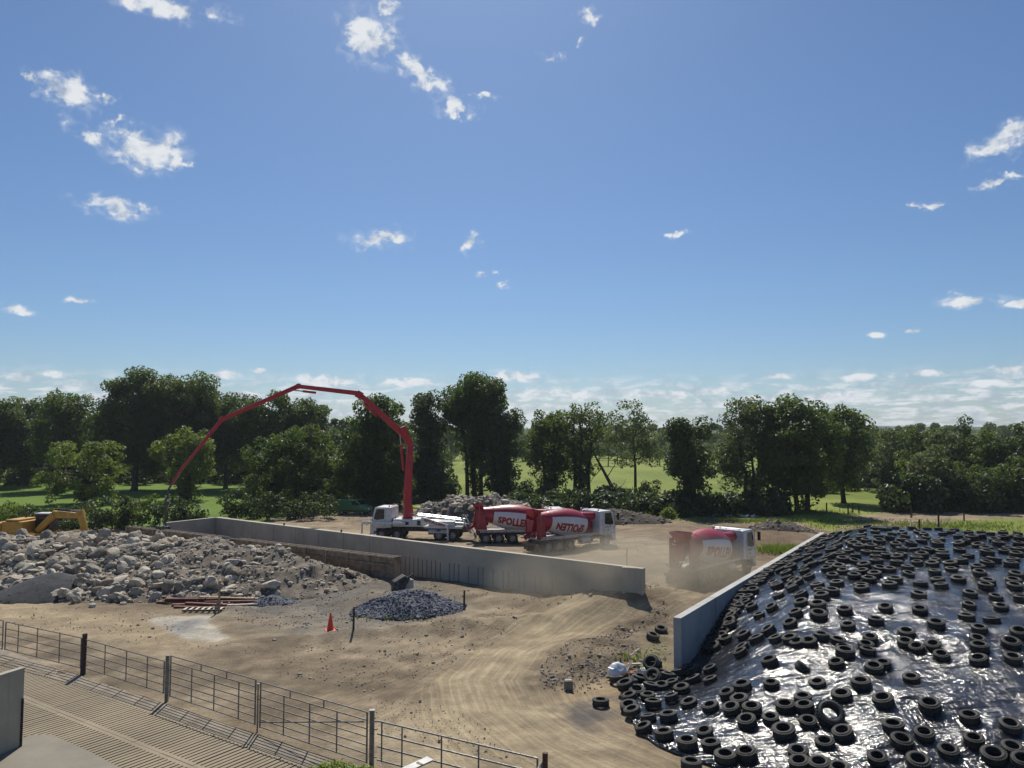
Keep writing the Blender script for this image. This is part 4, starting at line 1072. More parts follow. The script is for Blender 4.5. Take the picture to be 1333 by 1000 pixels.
def planks():
    rr = random.Random(8)
    c = on(278, 786)
    spec = [(-3.4, 3.4, .10, 0.1, .0), (-3.1, .4, .35, .14, .05), (-2.0, 3.9, -.15, .10, -.03), (-2.6, 1.7, .55, .18, .02), (-.9, 2.6, .25, .34, -.02), (-1.6, 3.6, .8, .10, .04), (-2.2, 1.3, -.55, .08, .08), (-1.4, 1.0, -.8, .16, -.04), (-1.9, .8, -1.2, .06, .05), (-2.9, -.5, .1, .24, -.05)]
    names = ['long reddish timber lying lengthwise along the middle of the stack', 'reddish timber forming the left end of the stack', 'reddish timber on the near middle of the stack, reaching far right', 'reddish timber on the far side of the stack, left half', 'pale topped timber lying highest on the stack', 'long reddish timber at the very back against the rubble', 'short low reddish timber at the near side of the stack', 'short reddish timber propped above the bar rack', 'nearest low reddish timber beside the bar rack', 'reddish timber resting on the left pile of the stack']
    for i, (a, b, y, z, an) in enumerate(spec):
        t = thing('plank', names[i], 'plank', c+Vector(((a+b)/2, y*.8, z)), an, 'timbers stacked before the rubble')
        h = (b-a)/2
        MB().beam((-h,0,0),(h,0,rr.uniform(-.12,.12)), rr.uniform(.2,.3), rr.uniform(.06,.11)).build('board', M['wood_red'] if i != 4 else M['wood'], t, smooth=False)
        MB().box(h-.3, h-.22, -.05, .05, .03, .075).build('nail_batten', M['wood_pale'], t, smooth=False)
    t = thing('plank', 'pale bleached plank lying at the right of the timber stack', 'plank', on(335, 788)+Vector((0,0,.06)), .12)
    MB().beam((-1.7,0,0),(1.7,0,.03), .18, .05).build('board', M['wood_pale'], t, smooth=False)
    t = thing('pallet_ladder', 'small rack of white and dark bars at the near side of the timbers', 'rack', on(265, 796)+Vector((0,0,.1)), .05)
    for i in range(2): MB().beam((-1.1,i*.5-.25,0),(1.1,i*.5-.25,0), .07, .08).build('rail', M['wood_dark'], t, smooth=False)
    for i in range(7): MB().beam((-1+i*.33,-.3,.06),(-1+i*.33,.3,.06), .13, .03).build('rung', M['wood_pale'], t, smooth=False)
    s = thing('stake', 'upright timber stake with splayed foot standing in the timber stack', 'stake', on(285, 797), 0)
    MB().beam((0,0,-.2),(0,0,1.75), .10, .08).build('shaft', M['wood'], s, smooth=False)
    for dx, dy in ((-.32,.05),(.12,-.25),(-.1,-.3)): MB().beam((dx,dy,0),(0,0,.75), .08, .05).build('strut', M['wood'], s, smooth=False)
planks()
def skip_bits():
    p = on(521, 769); t = thing('dumped_bucket', 'dark scuffed steel bucket tipped over behind the blue stone heap', 'bucket', p, .4)
    MB().prism([(-.5,0),(.1,0),(.55,.75),(.2,.95),(-.45,.6)], -.35, .35).build('shell', M['chassis'], t, bevel=.03)
    MB().beam((-.1,-.38,.55),(.75,-.38,1.05), .09, .07).build('lip', M['rubber'], t, smooth=False)
    b = thing('concrete_block', 'pale square concrete block beside the tipped bucket', 'concrete block', on(529, 768)+Vector((.1,0,.1)), .5)
    MB().box(-.28,.28,-.25,.25,0,.55).build('block_body', M['conc_clamp'], b, bevel=.03); MB().box(-.2,.2,-.17,.17,.55,.57).build('mortar_face', M['conc_yard'], b, smooth=False)
    b = thing('concrete_block', 'small grey brown stone block on the pale sand left of the white bag', 'concrete block', on(740, 897), .1)
    MB().box(-.16,.16,-.15,.15,-.02,.34).build('block_body', M['conc_slab'], b, bevel=.03); MB().box(-.12,.12,-.1,.1,.34,.36).build('mortar_face', M['conc_yard'], b, smooth=False)
    b = thing('concrete_block', 'pale blue grey block at the left frame edge on the rubble', 'concrete block', on(2, 718)+Vector((0,0,1.3)), .2)
    MB().box(-.7,.55,-.4,.4,-.5,.55).build('block_body', M['conc_clamp'], b, bevel=.05); MB().box(-.5,.3,-.3,.3,.55,.6).build('mortar_face', M['conc_yard'], b, smooth=False)
    # white woven bag, broken pale sticks and red brick rubble
    p = on(804, 880); bag = thing('bulk_bag', 'crumpled white bulk bag lying before the tyres', 'bag', p, .1)
    r = rock_mb(91, 3); mb = MB(); mb.v = [(x*.58, y*.42, max(z, -.2)*.5+.16) for x, y, z in r.v]; mb.f = r.f
    for i, (x, y, z) in enumerate(mb.v):
        k = mnoise.noise(Vector((x, y, z))*6)*.05; mb.v[i] = (x*(1+k), y*(1+k), z+k)
    mb.build('sack', M['bag'], bag, ang=1.2)
    MB().beam((-.35,-.15,.34),(.1,.1,.42), .3, .05).build('flap', M['bag'], bag); MB().tube([(.45,.1,.2),(.6,.12,.42),(.52,.0,.46)], .025, 6).build('loop', M['bag'], bag)
    q = on(819, 866)
    t = thing('stick', 'pale upright stick standing behind the white bag', 'stick', q, 0); MB().beam((0,0,-.1),(-.03,0,.92), .05, .035, .04, .03).build('shaft', M['wood_pale'], t, smooth=False); MB().box(-.03,.03,-.02,.02,.6,.63).build('knot', M['wood'], t, smooth=False)
    t = thing('stick', 'pale slanting stick leaning right behind the white bag', 'stick', q+Vector((.08,0,.42)), 0); MB().beam((0,0,0),(.38,.1,.26), .06, .04).build('shaft', M['wood_pale'], t, smooth=False); MB().box(.15,.2,.02,.08,.1,.15).build('knot', M['wood'], t, smooth=False)
    t = thing('stick', 'short pale board lying flat at the right of the white bag', 'stick', on(825, 867)+Vector((0,0,.08)), .1); MB().beam((-.25,0,0),(.3,0,0), .11, .06).build('shaft', M['wood_pale'], t, smooth=False); MB().box(-.2,-.1,-.03,.03,.03,.045).build('knot', M['wood'], t, smooth=False)
    br = MB(); rr = random.Random(2)
    for k in range(14):
        c = on(818+rr.uniform(-7,7), 871+rr.uniform(-4,6)); br.add([c+Vector(v)*rr.uniform(.08,.16) for v in ROCK_LO[k % 8].v], ROCK_LO[k % 8].f)
    tag(br.build('brick_rubble', simple('brick_red', (.24,.11,.075), .9)), 'red brown brick rubble at the foot of the pale sticks', 'rubble', kind='stuff')
    tw = MB()
    for k in range(16):
        c = on(772+rr.uniform(-14,14), 867+rr.uniform(-9,9)); a = rr.uniform(-.9,.5); l = rr.uniform(.15,.5); dv = Vector((math.cos(a), math.sin(a), rr.uniform(-.1,.25)))*l
        tw.tube([c+Vector((0,0,.04)), c+dv+Vector((0,0,.05))], .016, 5)
    tag(tw.build('twigs', M['wood_pale']), 'broken pale twigs and roots left of the white bag', 'twigs', kind='stuff')
    p = on(850, 876); b = thing('dark_box', 'dark square box standing by the tyres at the wall end', 'box', p, .05)  # plain dark lidded box beside the tyre pile
    mb = MB(); mb.box(-.33,.33,-.3,.3,0,.55); mb.build('shell', M['rubber'], b, bevel=.02); MB().box(-.28,.28,-.25,.25,.55,.575).build('lid', M['black'], b, smooth=False)
    # plywood sheet / small pieces near the pit corner
    t = thing('plank', 'pale broken lath lying behind the right end of the pit', 'plank', on(842, 709)+Vector((0,0,.1)), -.4); MB().beam((-.6,0,0),(.6,0,.12), .12, .05).build('board', M['wood_pale'], t, smooth=False); MB().beam((-.3,.3,0),(.4,-.3,.1), .1, .04).build('cross_lath', M['wood_pale'], t, smooth=False)
    t = thing('timber_prop', 'weathered prop leaning on the right part of the long wall', 'prop', on(803, 759), .0); MB().beam((0,0,-.1),(-.05,.35,.95), .1, .08).build('shaft', M['ply_pale'], t, smooth=False); MB().box(-.2,.15,-.1,.1,0,.06).build('foot', M['wood_pale'], t, smooth=False)
    # white edging sheets on the dark strip
    for px, py, l, lab in ((880,663,3.2,'white strip of plastic on the shaded grass, left one'),(940,671,5.4,'white strip of plastic on the shaded grass, middle long one'),(975,672.5,2.2,'white strip of plastic on the shaded grass, right short one')):
        t = thing('plastic_strip', lab, 'plastic strip', G(px, py+1, gz1(G(px,py).x, G(px,py).y)), rr.uniform(-.1,.1))
        mb = MB(); n = 10
        vs = []
        for i in range(n+1):
            for j in range(3): vs.append((-l/2+l*i/n, j*.35-.35, .12+.14*math.sin(i*1.7+j)+.1*(j == 1)))
        mb.add(vs, [(i*3+j, i*3+j+1, i*3+j+4, i*3+j+3) for i in range(n) for j in range(2)])
        o = mb.build('film', M['bag'], t); md = o.modifiers.new('thickness', 'SOLIDIFY'); md.thickness = .02
    # board and bush at the bottom edge
    t = thing('plank', 'pale grey board sticking up from the bush at the bottom edge', 'board', at(527, 1003, 18.6), 0)
    MB().beam((0,0,0),(.55,.45,.08), .26, .04).build('board', M['plate_grey'], t, smooth=False); MB().beam((.3,.2,.06),(.34,.24,.07), .2, .02).build('cross_lath', M['wood'], t, smooth=False)
skip_bits()
# stakes of the field fence
for i, (px, py, h, lab) in enumerate([(1076,668,1.3,'first short fence stake right of the dark twin trees'),(1104,670,1.2,'second fence stake, at the left end of the bare earth'),(1110,667,1.2,'third fence stake, close behind the second'),(1118,668,1.1,'fourth fence stake along the pasture edge'),(1186,674,1.4,'lone dark stake on the bare brown strip'),(1222,688,1.6,'tall dark stake just behind the crest of the tyres'),(1197,690,1.1,'short dark stake behind the tyres, left of the tall one'),(1255,678,1.1,'stake on the boundary of bare earth and bright grass')]):
    p = G(px, py); t = thing('fence_stake', lab, 'fence stake', p, .1*i, 'stakes of the field fence')
    MB().beam((0,0,-.3),(.03,0,h), .13, .13).build('shaft', M['wood_dark'], t, smooth=False); MB().beam((-.02,0,h*.8),(.1,0,h*.8), .03, .03).build('insulator', M['black'], t, smooth=False)
# ------------------------------------------------------------------ vehicles
def text_polys(s, size, bold=.02):
    cu = bpy.data.curves.new('lettering', 'FONT'); cu.body = s; cu.size = size; cu.offset = bold; cu.resolution_u = 3
    cu.align_x = 'CENTER'; cu.align_y = 'CENTER'; cu.space_character = 1.08
    o = bpy.data.objects.new('lettering', cu); COL.objects.link(o)
    dg = bpy.context.evaluated_depsgraph_get(); dg.update()
    me = bpy.data.meshes.new_from_object(o.evaluated_get(dg))
    bpy.data.objects.remove(o); bpy.data.curves.remove(cu)
    bm = bmesh.new(); bm.from_mesh(me); bpy.data.meshes.remove(me)
    zs = [v.co.y for v in bm.verts]; xs = [v.co.x for v in bm.verts]
    for k in range(1, 8):
        y = min(zs)+(max(zs)-min(zs))*k/8
        bmesh.ops.bisect_plane(bm, geom=bm.verts[:]+bm.edges[:]+bm.faces[:], plane_co=(0,y,0), plane_no=(0,1,0))
    bm.verts.index_update()
    V = [(v.co.x, v.co.y) for v in bm.verts]; F = [tuple(v.index for v in f.verts) for f in bm.faces]; bm.free()
    return V, F, max(xs)-min(xs)
def flat_text(s, size, bold, P, parent, mat, name='lettering'):
    V, F, w = text_polys(s, size, bold); mb = MB(); mb.add([P(x, y) for x, y in V], F)
    return mb.build(name, mat, parent, smooth=False)

def wheel(parent, x, y, r=.5, w=.32, dual=False, name='wheel'):
    s = -1 if y < 0 else 1
    e = bpy.data.objects.new(name, None); COL.objects.link(e); e.parent = parent; e.location = (x, y, r); e.empty_display_size = .2
    W = w*(1.9 if dual else 1)
    mb = MB().lathe([(-W/2,r*.58),(-W/2,r*.9),(-W*.42,r),(W*.42,r),(W/2,r*.9),(W/2,r*.58)], (0,-s*(W/2-w/2),0), (0,1,0), 28)
    mb.build('tyre', M['rubber'], e)
    yo = s*w/2
    rp = [(0,0),(0,r*.16),(-s*.02,r*.18),(-s*.03,r*.26),(-s*.10,r*.30),(-s*.11,r*.5),(-s*.0,r*.56),(s*.012,r*.6)]
    MB().lathe(rp, (0,yo,0), (0,1,0), 24).build('rim', M['rim'], e)
    hb = MB()
    for k in range(8):
        a = k*math.pi/4; hb.lathe([(0,.03),(s*.03,.03),(s*.03,0)], (math.cos(a)*r*.22, yo-s*.03, math.sin(a)*r*.22), (0,1,0), 6)
    hb.build('hub_bolts', M['steel'], e)
    return e

def cab(parent, xb, xf, zb, zt, w, mat, deflector=True):
    # forward-control truck cab, side profile with raked screen
    hw = w/2; H = zt-zb
    prof = [(xb,zb+.35),(xb,zt-.06),(xb+.08,zt),(xf-.55,zt),(xf-.36,zt-.07),(xf-.10,zb+H*.50),(xf,zb+H*.42),(xf,zb+.1),(xf-.05,zb),(xf-.5,zb),(xf-.55,zb+.3),(xf-1.45,zb+.3),(xf-1.5,zb+.35)]
    MB().prism(prof, -hw, hw).build('cab', mat, parent, bevel=.045)
    sx = (xf-.36, zt-.07); ex = (xf-.10, zb+H*.50)
    def scr(t): return (sx[0]+(ex[0]-sx[0])*t, sx[1]+(ex[1]-sx[1])*t)
    a, b = scr(.10), scr(.96); n = Vector((ex[1]-sx[1], 0, -(ex[0]-sx[0]))); n = Vector((abs(n.x), 0, abs(n.z))).normalized()*.012
    mb = MB(); vs = []
    for off in (0.0, 1.0):
        for (x, z), y in ((a, -hw+.13), (a, hw-.13), (b, hw-.10), (b, -hw+.10)): vs.append((x+n.x*(1 if off else -2), y, z+n.z*(1 if off else -2)))
    mb.add(vs, [(0,1,2,3),(4,7,6,5),(0,4,5,1),(1,5,6,2),(2,6,7,3),(3,7,4,0)]); mb.build('windscreen', M['glass'], parent, smooth=False)
    for s in (-1, 1):
        y0, y1 = sorted((s*(hw-.02), s*(hw+.008)))
        d = MB(); poly = [(xf-1.32,zb+H*.52),(xf-1.32,zt-.18),(xf-.55,zt-.18),(xf-.30,zb+H*.56),(xf-.30,zb+H*.50),(xf-.62,zb+H*.47)]
        d.prism(poly, y0, y1).build('side_window', M['glass'], parent, smooth=False)
        y0, y1 = sorted((s*(hw-.02), s*(hw+.006)))
        dm = MB()
        for x in (xf-1.42, xf-.16): dm.box(x-.012, x+.012, y0, y1, zb+.42, zt-.14)
        dm.box(xf-1.42, xf-.16, y0, y1, zb+.40, zb+.42); dm.build('door_seam', M['chassis'], parent, smooth=False)
        MB().beam((xf-1.3, s*(hw+.03), zb+H*.40),(xf-1.12, s*(hw+.03), zb+H*.40), .05, .03).build('door_handle', M['black'], parent, smooth=False)
        m = MB(); m.beam((xf-.1, s*hw, zt-.25),(xf+.12, s*(hw+.22), zt-.25), .03, .03); m.box(xf+.04, xf+.14, s*(hw+.22)-.11, s*(hw+.22)+.11, zt-.85, zt-.2)
        m.build('mirror', M['black'], parent, bevel=.02)
        MB().box(xf-.02, xf+.02, s*hw*.62-.2, s*hw*.62+.2, zb+.16, zb+.36).build('headlight', M['lamp'], parent, bevel=.015)
        for k in range(2): MB().box(xf-1.4, xf-.95, s*(hw-.12)-.1, s*(hw-.12)+.1, zb-.30+.22*k, zb-.26+.22*k).build('step', M['chassis'], parent, smooth=False)
        MB().box(xb+.02, xb+.26, s*hw-.03, s*hw+.01, zb+.4, zt-.12).build('corner_deflector', mat, parent, bevel=.01)
    g = MB()
    for k in range(5): g.box(xf-.01, xf+.018, -hw*.72, hw*.72, zb+.45+k*.1, zb+.51+k*.1)
    g.build('grille', M['black'], parent, smooth=False)
    MB().box(xf-.32, xf+.06, -hw-.01, hw+.01, zb-.32, zb+.02).build('bumper', mat, parent, bevel=.04)
    MB().prism([(xf-.36,zt-.04),(xf-.05,zt-.13),(xf-.03,zt-.10),(xf-.38,zt+.02)], -hw*.9, hw*.9).build('sun_visor', M['black'], parent, smooth=False)
    for y in (-hw*.6, hw*.6): MB().lathe([(0,.07),(.05,.08),(.14,.06),(.16,0)], (xb+.35,y,zt), n=12).build('beacon', M['orange'], parent)
    MB().tube([(xb+.1,-hw*.8,zt+.09),(xb+.1,hw*.8,zt+.09)], .03, 8).build('roof_bar', M['steel'], parent)

def mixer(label, loc, heading, flip=False, letters='SPOLLEN', endcap=False, front_dirty=False):
    t = thing('mixer_truck', label, 'mixer truck', (loc[0], loc[1], gz1(loc[0], loc[1])), heading, 'red and white concrete mixer trucks')
    ch = MB()
    for s in (-.42, .42): ch.box(-4.2, 3.9, s-.06, s+.06, .72, 1.0)
    for x in (-4.0,-2.9,-1.6,0,1.3,2.6): ch.box(x-.06, x+.06, -.42, .42, .76, .96)
    ch.build('chassis', M['chassis'], t, smooth=False)
    MB().box(-3.9, 2.0, -.75, .75, .98, 1.14).build('subframe', M['white'], t, bevel=.01)
    for x in (3.15,):
        for s in (-1, 1): wheel(t, x, s*1.08, .5, .32)
    for x in (1.55,) if not flip else (): pass
    for x in (-.95, -2.2, -3.4):
        for s in (-1, 1):
            wheel(t, x, s*1.06, .5, .3, True)
            MB().lathe([(-.3,.60),(.3,.60),(.3,.57),(-.3,.57)], (x, s*.98, .5), (0,1,0), 10, closed=True, a0=math.pi*.12, a1=math.pi*.88).build('mudguard', M['black'], t)
    cab(t, 2.35, 4.35, .72, 3.12, 2.46, M['white'])
    # side rails, tanks, boxes
    for s in (-1, 1):
        MB().beam((-4.1, s*1.22, 1.28),(2.0, s*1.22, 1.22), .05, .10).build('side_rail', M['steel'], t, smooth=False)
        for x in (-4.0, -2.8, -1.5, .2, 1.6): MB().beam((x, s*.7, 1.06),(x, s*1.22, 1.22), .05, .05).build('rail_bracket', M['chassis'], t, smooth=False)
        MB().lathe([(0,0),(0,.30),(.03,.33),(.95,.33),(.98,.30),(.98,0)], (.35, s*.92, .72), (1,0,0), 18).build('fuel_tank', M['steel'], t)
        for zz in (.55, .82): MB().beam((-.2, s*1.2, zz),(2.2, s*1.2, zz), .03, .09).build('side_guard', M['galv'], t, smooth=False)
    # drum
    Pf = Vector((1.95, 0, 1.92)); a = Vector((-5.7, 0, .72)).normalized(); LD = 5.75
    apn = Vector((0,1,0)).cross(a); apn = apn if apn.z > 0 else -apn; yv = Vector((0,-1,0))
    prof = [(0,0),(0,.45),(.06,.62),(.35,.86),(.8,1.03),(1.3,1.13),(1.9,1.22),(2.6,1.22),(3.3,1.15),(4.0,1.0),(4.7,.82),(5.3,.68),(5.6,.62),(5.62,.66),(5.7,.66),(5.72,.5)]
    MB().lathe(prof, Pf, a, 48).build('drum', M['red'], t, ang=.5)
    pu = [p[0] for p in prof[1:]]; pr = [p[1] for p in prof[1:]]
    rad = lambda u: float(np.interp(u, pu, pr))
    def P(u, phi, off): return Pf + a*u + (yv*math.cos(phi)+apn*math.sin(phi))*(rad(u)+off)
    for side in (1, -1):
        mb = MB(); nu, nphi = 30, 18; u0, u1 = (.72, 4.62); vs = []
        for i in range(nu+1):
            for j in range(nphi+1):
                u = u0+(u1-u0)*i/nu; f0, f1 = -1.15, .48
                if endcap:                                  # rounded front end of the white field
                    k = max(0, 1-(u-u0)/.75); f1 = .48-.7*k*k; f0 = -1.15+.4*k*k
                phi = f0+(f1-f0)*j/nphi
                if side < 0: phi = math.pi-phi
                vs.append(P(u, phi, .008))
        mb.add(vs, [(i*(nphi+1)+j, i*(nphi+1)+j+1, (i+1)*(nphi+1)+j+1, (i+1)*(nphi+1)+j) for i in range(nu) for j in range(nphi)])
        pn = mb.build('white_field', M['panel_white'], t, ang=1.2)
        V, F, w = text_polys(letters, .88, .05); sx = 2.95/w
        um = 2.72; mb = MB(); vs = []
        pm = -.30
        for x, y in V:
            if flip: x, y = -x, -y
            u = um - x*sx*(1 if side > 0 else -1); phi = pm + y*1.02/1.15
            vs.append(P(min(max(u, .5), 5.2), phi if side > 0 else math.pi-phi, .02))
        mb.add(vs, F); mb.build('lettering', M['letter_red'], t, smooth=False)
    for u in (.75, 4.75): MB().lathe([(u-.04, rad(u)+.012), (u, rad(u)+.03), (u+.04, rad(u)+.012)], Pf, a, 48).build('hoop', M['red'], t)
    # front stand, gearbox, water tank
    MB().beam((2.1,-.5,1.1),(2.1,-.35,2.2), .12, .25).build('front_stand', M['red'], t, smooth=False); MB().beam((2.1,.5,1.1),(2.1,.35,2.2), .12, .25).build('front_stand', M['red'], t, smooth=False)
    MB().lathe([(-.45,0),(-.45,.32),(.05,.36),(.05,.0)], Pf, a, 20).build('gearbox', M['chassis'], t)
    MB().lathe([(0,0),(.0,.26),(.08,.34),(1.35,.34),(1.43,.26),(1.43,0)], (1.0,-.42,2.72), (1,0,-.03), 24).build('water_tank', M['red'], t)
    # rear stand, charge hopper, chute
    Pr = Pf + a*LD
    for s in (-1, 1):
        MB().beam((-3.3, s*.72, 1.1),(-3.55, s*.72, 2.5), .13, .16).build('rear_stand', M['red'], t, smooth=False)
        MB().beam((-4.15, s*.72, 1.1),(-3.7, s*.72, 2.75), .11, .14).build('rear_stand', M['red'], t, smooth=False)
        MB().beam((-3.95, s*.72, 1.1),(-3.95, s*.66, 3.3), .09, .10).build('hopper_leg', M['red'], t, smooth=False)
        MB().lathe([(-.1,.17),(.1,.17),(.1,0)], (-3.3, s*.62, 1.78), (0,1,0), 14).build('drum_roller', M['chassis'], t)
    for s in (-1, 1):
        y0, y1 = sorted((s*.74, s*.79)); MB().prism([(-3.35,1.12),(-3.5,2.3),(-3.75,3.05),(-4.25,3.1),(-4.3,1.12)], y0, y1).build('rear_guard', M['red'], t, smooth=False)
    hp = MB(); zt, zb = 3.52, 2.85
    top = [(-3.55,-.62,zt-.02),(-4.6,-.62,zt),(-4.6,.62,zt),(-3.55,.62,zt-.02)]; bot = [(-3.75,-.3,zb),(-4.15,-.3,zb),(-4.15,.3,zb),(-3.75,.3,zb)]
    hp.add(top+bot, [(0,1,5,4),(1,2,6,5),(2,3,7,6),(3,0,4,7)])
    o = hp.build('charge_hopper', M['red'], t, smooth=False); md = o.modifiers.new('thickness', 'SOLIDIFY'); md.thickness = .03
    dc = MB(); dc.add([(-3.7,-.55,2.85),(-4.4,-.5,2.7),(-4.4,.5,2.7),(-3.7,.55,2.85),(-4.05,-.28,1.75),(-4.5,-.28,1.7),(-4.5,.28,1.7),(-4.05,.28,1.75)], [(0,1,5,4),(1,2,6,5),(2,3,7,6),(3,0,4,7)])
    o = dc.build('discharge_funnel', M['red'], t, smooth=False); md = o.modifiers.new('thickness', 'SOLIDIFY'); md.thickness = .03
    c = MB(); vs = []; n = 8; q0, q1 = Vector((-4.25,0,1.66)), Vector((-5.15,-.35,1.28))
    for q in (q0, q1):
        for k in range(n+1):
            an = math.pi+math.pi*k/n; vs.append(q+Vector((0, .26*math.cos(an), .26*math.sin(an)+.1)))
    c.add(vs, [(k, k+1, n+2+k, n+1+k) for k in range(n)])
    o = c.build('chute', M['red'], t); md = o.modifiers.new('thickness', 'SOLIDIFY'); md.thickness = .02
    MB().box(-4.35,-4.25,-1.15,1.15,.55,.78).build('rear_bumper', M['chassis'], t, bevel=.01)
    for s in (-1, 1):
        MB().box(-4.38,-4.34, s*.95-.14, s*.95+.14, .60, .74).build('tail_light', M['tail'], t, smooth=False)
        MB().box(-4.3,-4.28, s*.75-.3, s*.75+.3, .12, .55).build('mud_flap', M['black'], t, smooth=False)
    ld = MB()
    for yy in (-1.0,-.68): ld.tube([(-4.1,yy,.9),(-4.0,yy,3.35)], .02, 6)
    for k in range(8): ld.tube([(-4.1+.012*k,-1.0,1.0+k*.3),(-4.1+.012*k,-.68,1.0+k*.3)], .016, 6)
    ld.build('ladder', M['galv'], t)
    MB().tube([(2.2,1.0,1.0),(2.2,1.0,3.3)], .09, 10).build('exhaust_stack', M['steel'], t)
    # small red marks on the doors
    for s in (-1, 1):
        mk = MB()
        for k, (dx, dz, w_) in enumerate(((-.25,.18,.13),(-.05,.12,.10),(.16,.2,.12),(-.14,-.12,.16))): mk.box(3.55+dx-w_/2, 3.55+dx+w_/2, min(s*1.236,s*1.24), max(s*1.236,s*1.24), 1.55+dz-.05, 1.55+dz+.05)
        mk.build('door_marks', M['letter_red'], t, smooth=False)
    return t
mixer('mixer truck backed up to the pump hopper, its drum lettered upright', (.85, 72.6), R(7))
mixer('mixer truck parked in the middle with its drum lettering upside down', (5.1, 68.3), R(36), flip=True)
mixer('mixer truck driving through the dust beside the clamp wall, half veiled', (14.0, 54.6), R(47), endcap=True)

def pump():
    X0, Y0 = -8.7, 74.3; head = R(172)
    t = thing('concrete_pump_truck', 'white concrete pump truck with a long red folding boom arched over the site', 'pump truck', (X0, Y0, 0), head)
    ch = MB()
    for s in (-.42, .42): ch.box(-4.6, 4.8, s-.06, s+.06, .75, 1.05)
    ch.build('chassis', M['chassis'], t, smooth=False)
    for x in (3.55, 2.05):
        for s in (-1, 1): wheel(t, x, s*1.08, .5, .32)
    for x in (-2.0, -3.35):
        for s in (-1, 1): wheel(t, x, s*1.06, .5, .3, True)
    cab(t, 2.6, 4.6, .78, 3.05, 2.44, M['white'])
    MB().box(-.4, 2.45, -1.18, 1.18, 1.25, 1.95).build('deck_box', M['white'], t, bevel=.05)
    for s in (-1, 1):
        MB().box(.9, 1.7, min(s*1.17,s*1.195), max(s*1.17,s*1.195), 1.42, 1.72).build('locker_panel', M['chassis'], t, smooth=False)
        MB().box(-.25, .1, min(s*1.17,s*1.195), max(s*1.17,s*1.195), 1.4, 1.85).build('locker_panel', M['chassis'], t, smooth=False)
        # front outrigger carried forward along the cab
        MB().beam((1.2, s*1.33, 1.58),(5.45, s*1.33, 1.6), .16, .26).build('front_outrigger', M['white'], t, bevel=.02)
        MB().beam((5.4, s*1.33, 1.7),(5.45, s*1.33, .12), .12, .12).build('outrigger_leg', M['white'], t, smooth=False)
        MB().lathe([(0,.24),(.06,.24),(.1,.1),(.1,0)], (5.45, s*1.33, .01), n=16).build('outrigger_foot', M['steel'], t)
        # rear outrigger arm sloping down, with lettering
        a0, a1 = Vector((-.35, s*1.34, 2.02)), Vector((-2.95, s*1.42, 1.35))
        MB().beam(a0, a1, .16, .42, .14, .34).build('rear_outrigger', M['white'], t, bevel=.02)
        MB().beam(a1+Vector((.05,0,.2)), Vector((-2.95, s*1.42, .12)), .16, .16).build('outrigger_leg', M['white'], t, smooth=False)
        MB().lathe([(0,.26),(.06,.26),(.1,.1),(.1,0)], (-2.95, s*1.42, .01), n=16).build('outrigger_foot', M['steel'], t)
        d_ = (a1-a0).normalized(); u_ = Vector((-d_.z, 0, d_.x)); u_ = u_ if u_.z > 0 else -u_
        mid_ = (a0+a1)/2
        def PP(x, y, s=s): 
            xd = -x if s < 0 else x
            return mid_ + d_*xd*1.5 + u_*y + Vector((0, s*.098, 0))
        flat_text('SPOLLEN', .32, .016, PP, t, M['letter_red'])
    MB().box(-4.2,-.5,-.9,.9,1.1,1.3).build('rear_deck', M['white'], t, bevel=.01)
    for y in (-.35, .35): MB().lathe([(0,0),(0,.14),(3.4,.14),(3.4,0)], (-4.2, y, 1.5), (1,0,.05), 14).build('pump_cylinder', M['steel'], t)
    MB().box(-3.4,-.9,-.75,.75,1.32,1.75).build('water_box', M['white'], t, bevel=.03)
    for y, z0, z1 in ((.8,2.3,1.85),(.55,2.42,1.98),(-.5,2.3,1.85)): MB().tube([(.2,y,z0),(-2.2,y,(z0+z1)/2),(-4.3,y,z1)], .075, 8).build('pipe', M['steel'], t)
    MB().lathe([(0,0),(0,.24),(2.0,.24),(2.0,0)], (-3.0,1.0,.78), (1,0,0), 14).build('side_tank', M['steel'], t)
    # hopper with splash guard
    hp = MB(); hp.add([(-4.2,-.75,1.62),(-5.0,-.85,1.55),(-5.0,.85,1.55),(-4.2,.75,1.62),(-4.35,-.35,.75),(-4.8,-.35,.75),(-4.8,.35,.75),(-4.35,.35,.75)], [(0,1,5,4),(1,2,6,5),(2,3,7,6),(3,0,4,7),(4,5,6,7)])
    o = hp.build('hopper', M['steel'], t, smooth=False); md = o.modifiers.new('thickness', 'SOLIDIFY'); md.thickness = .03
    MB().beam((-4.15,-.7,2.2),(-4.95,-.8,.65), .5, .06).build('hopper_grille', M['steel'], t, smooth=False); MB().beam((-4.1,.75,2.15),(-5.05,.85,.7), .45, .06).build('hopper_grille', M['steel'], t, smooth=False)
    sg = MB(); vs = []; n = 10
    for i in range(n+1):
        q = i/n; x = -4.75-.45*math.sin(q*1.5); z = 1.55+1.05*q
        for y in (-.8, -.3, .3, .8): vs.append((x-.12*abs(y), y, z))
    sg.add(vs, [(i*4+j, i*4+j+1, i*4+j+5, i*4+j+4) for i in range(n) for j in range(3)])
    o = sg.build('splash_guard', M['black'], t); md = o.modifiers.new('thickness', 'SOLIDIFY'); md.thickness = .03
    MB().box(-3.9,-2.75,1.02,1.1,.15,1.0).build('mud_flap', M['black'], t, smooth=False)
    MB().tube([(.3,1.1,1.95),(.3,1.1,2.5),(2.2,1.1,2.5),(2.2,1.1,1.95)], .022, 6).build('hand_rail', M['galv'], t); MB().tube([(-.3,-1.1,1.95),(-.3,-1.1,2.5),(2.2,-1.1,2.5),(2.2,-1.1,1.95)], .022, 6).build('hand_rail', M['galv'], t)
    # boom, surveyed in the vertical plane from the pedestal to the pour
    Rm = Matrix.Rotation(-head, 3, 'Z'); O = Vector((X0, Y0, 0))
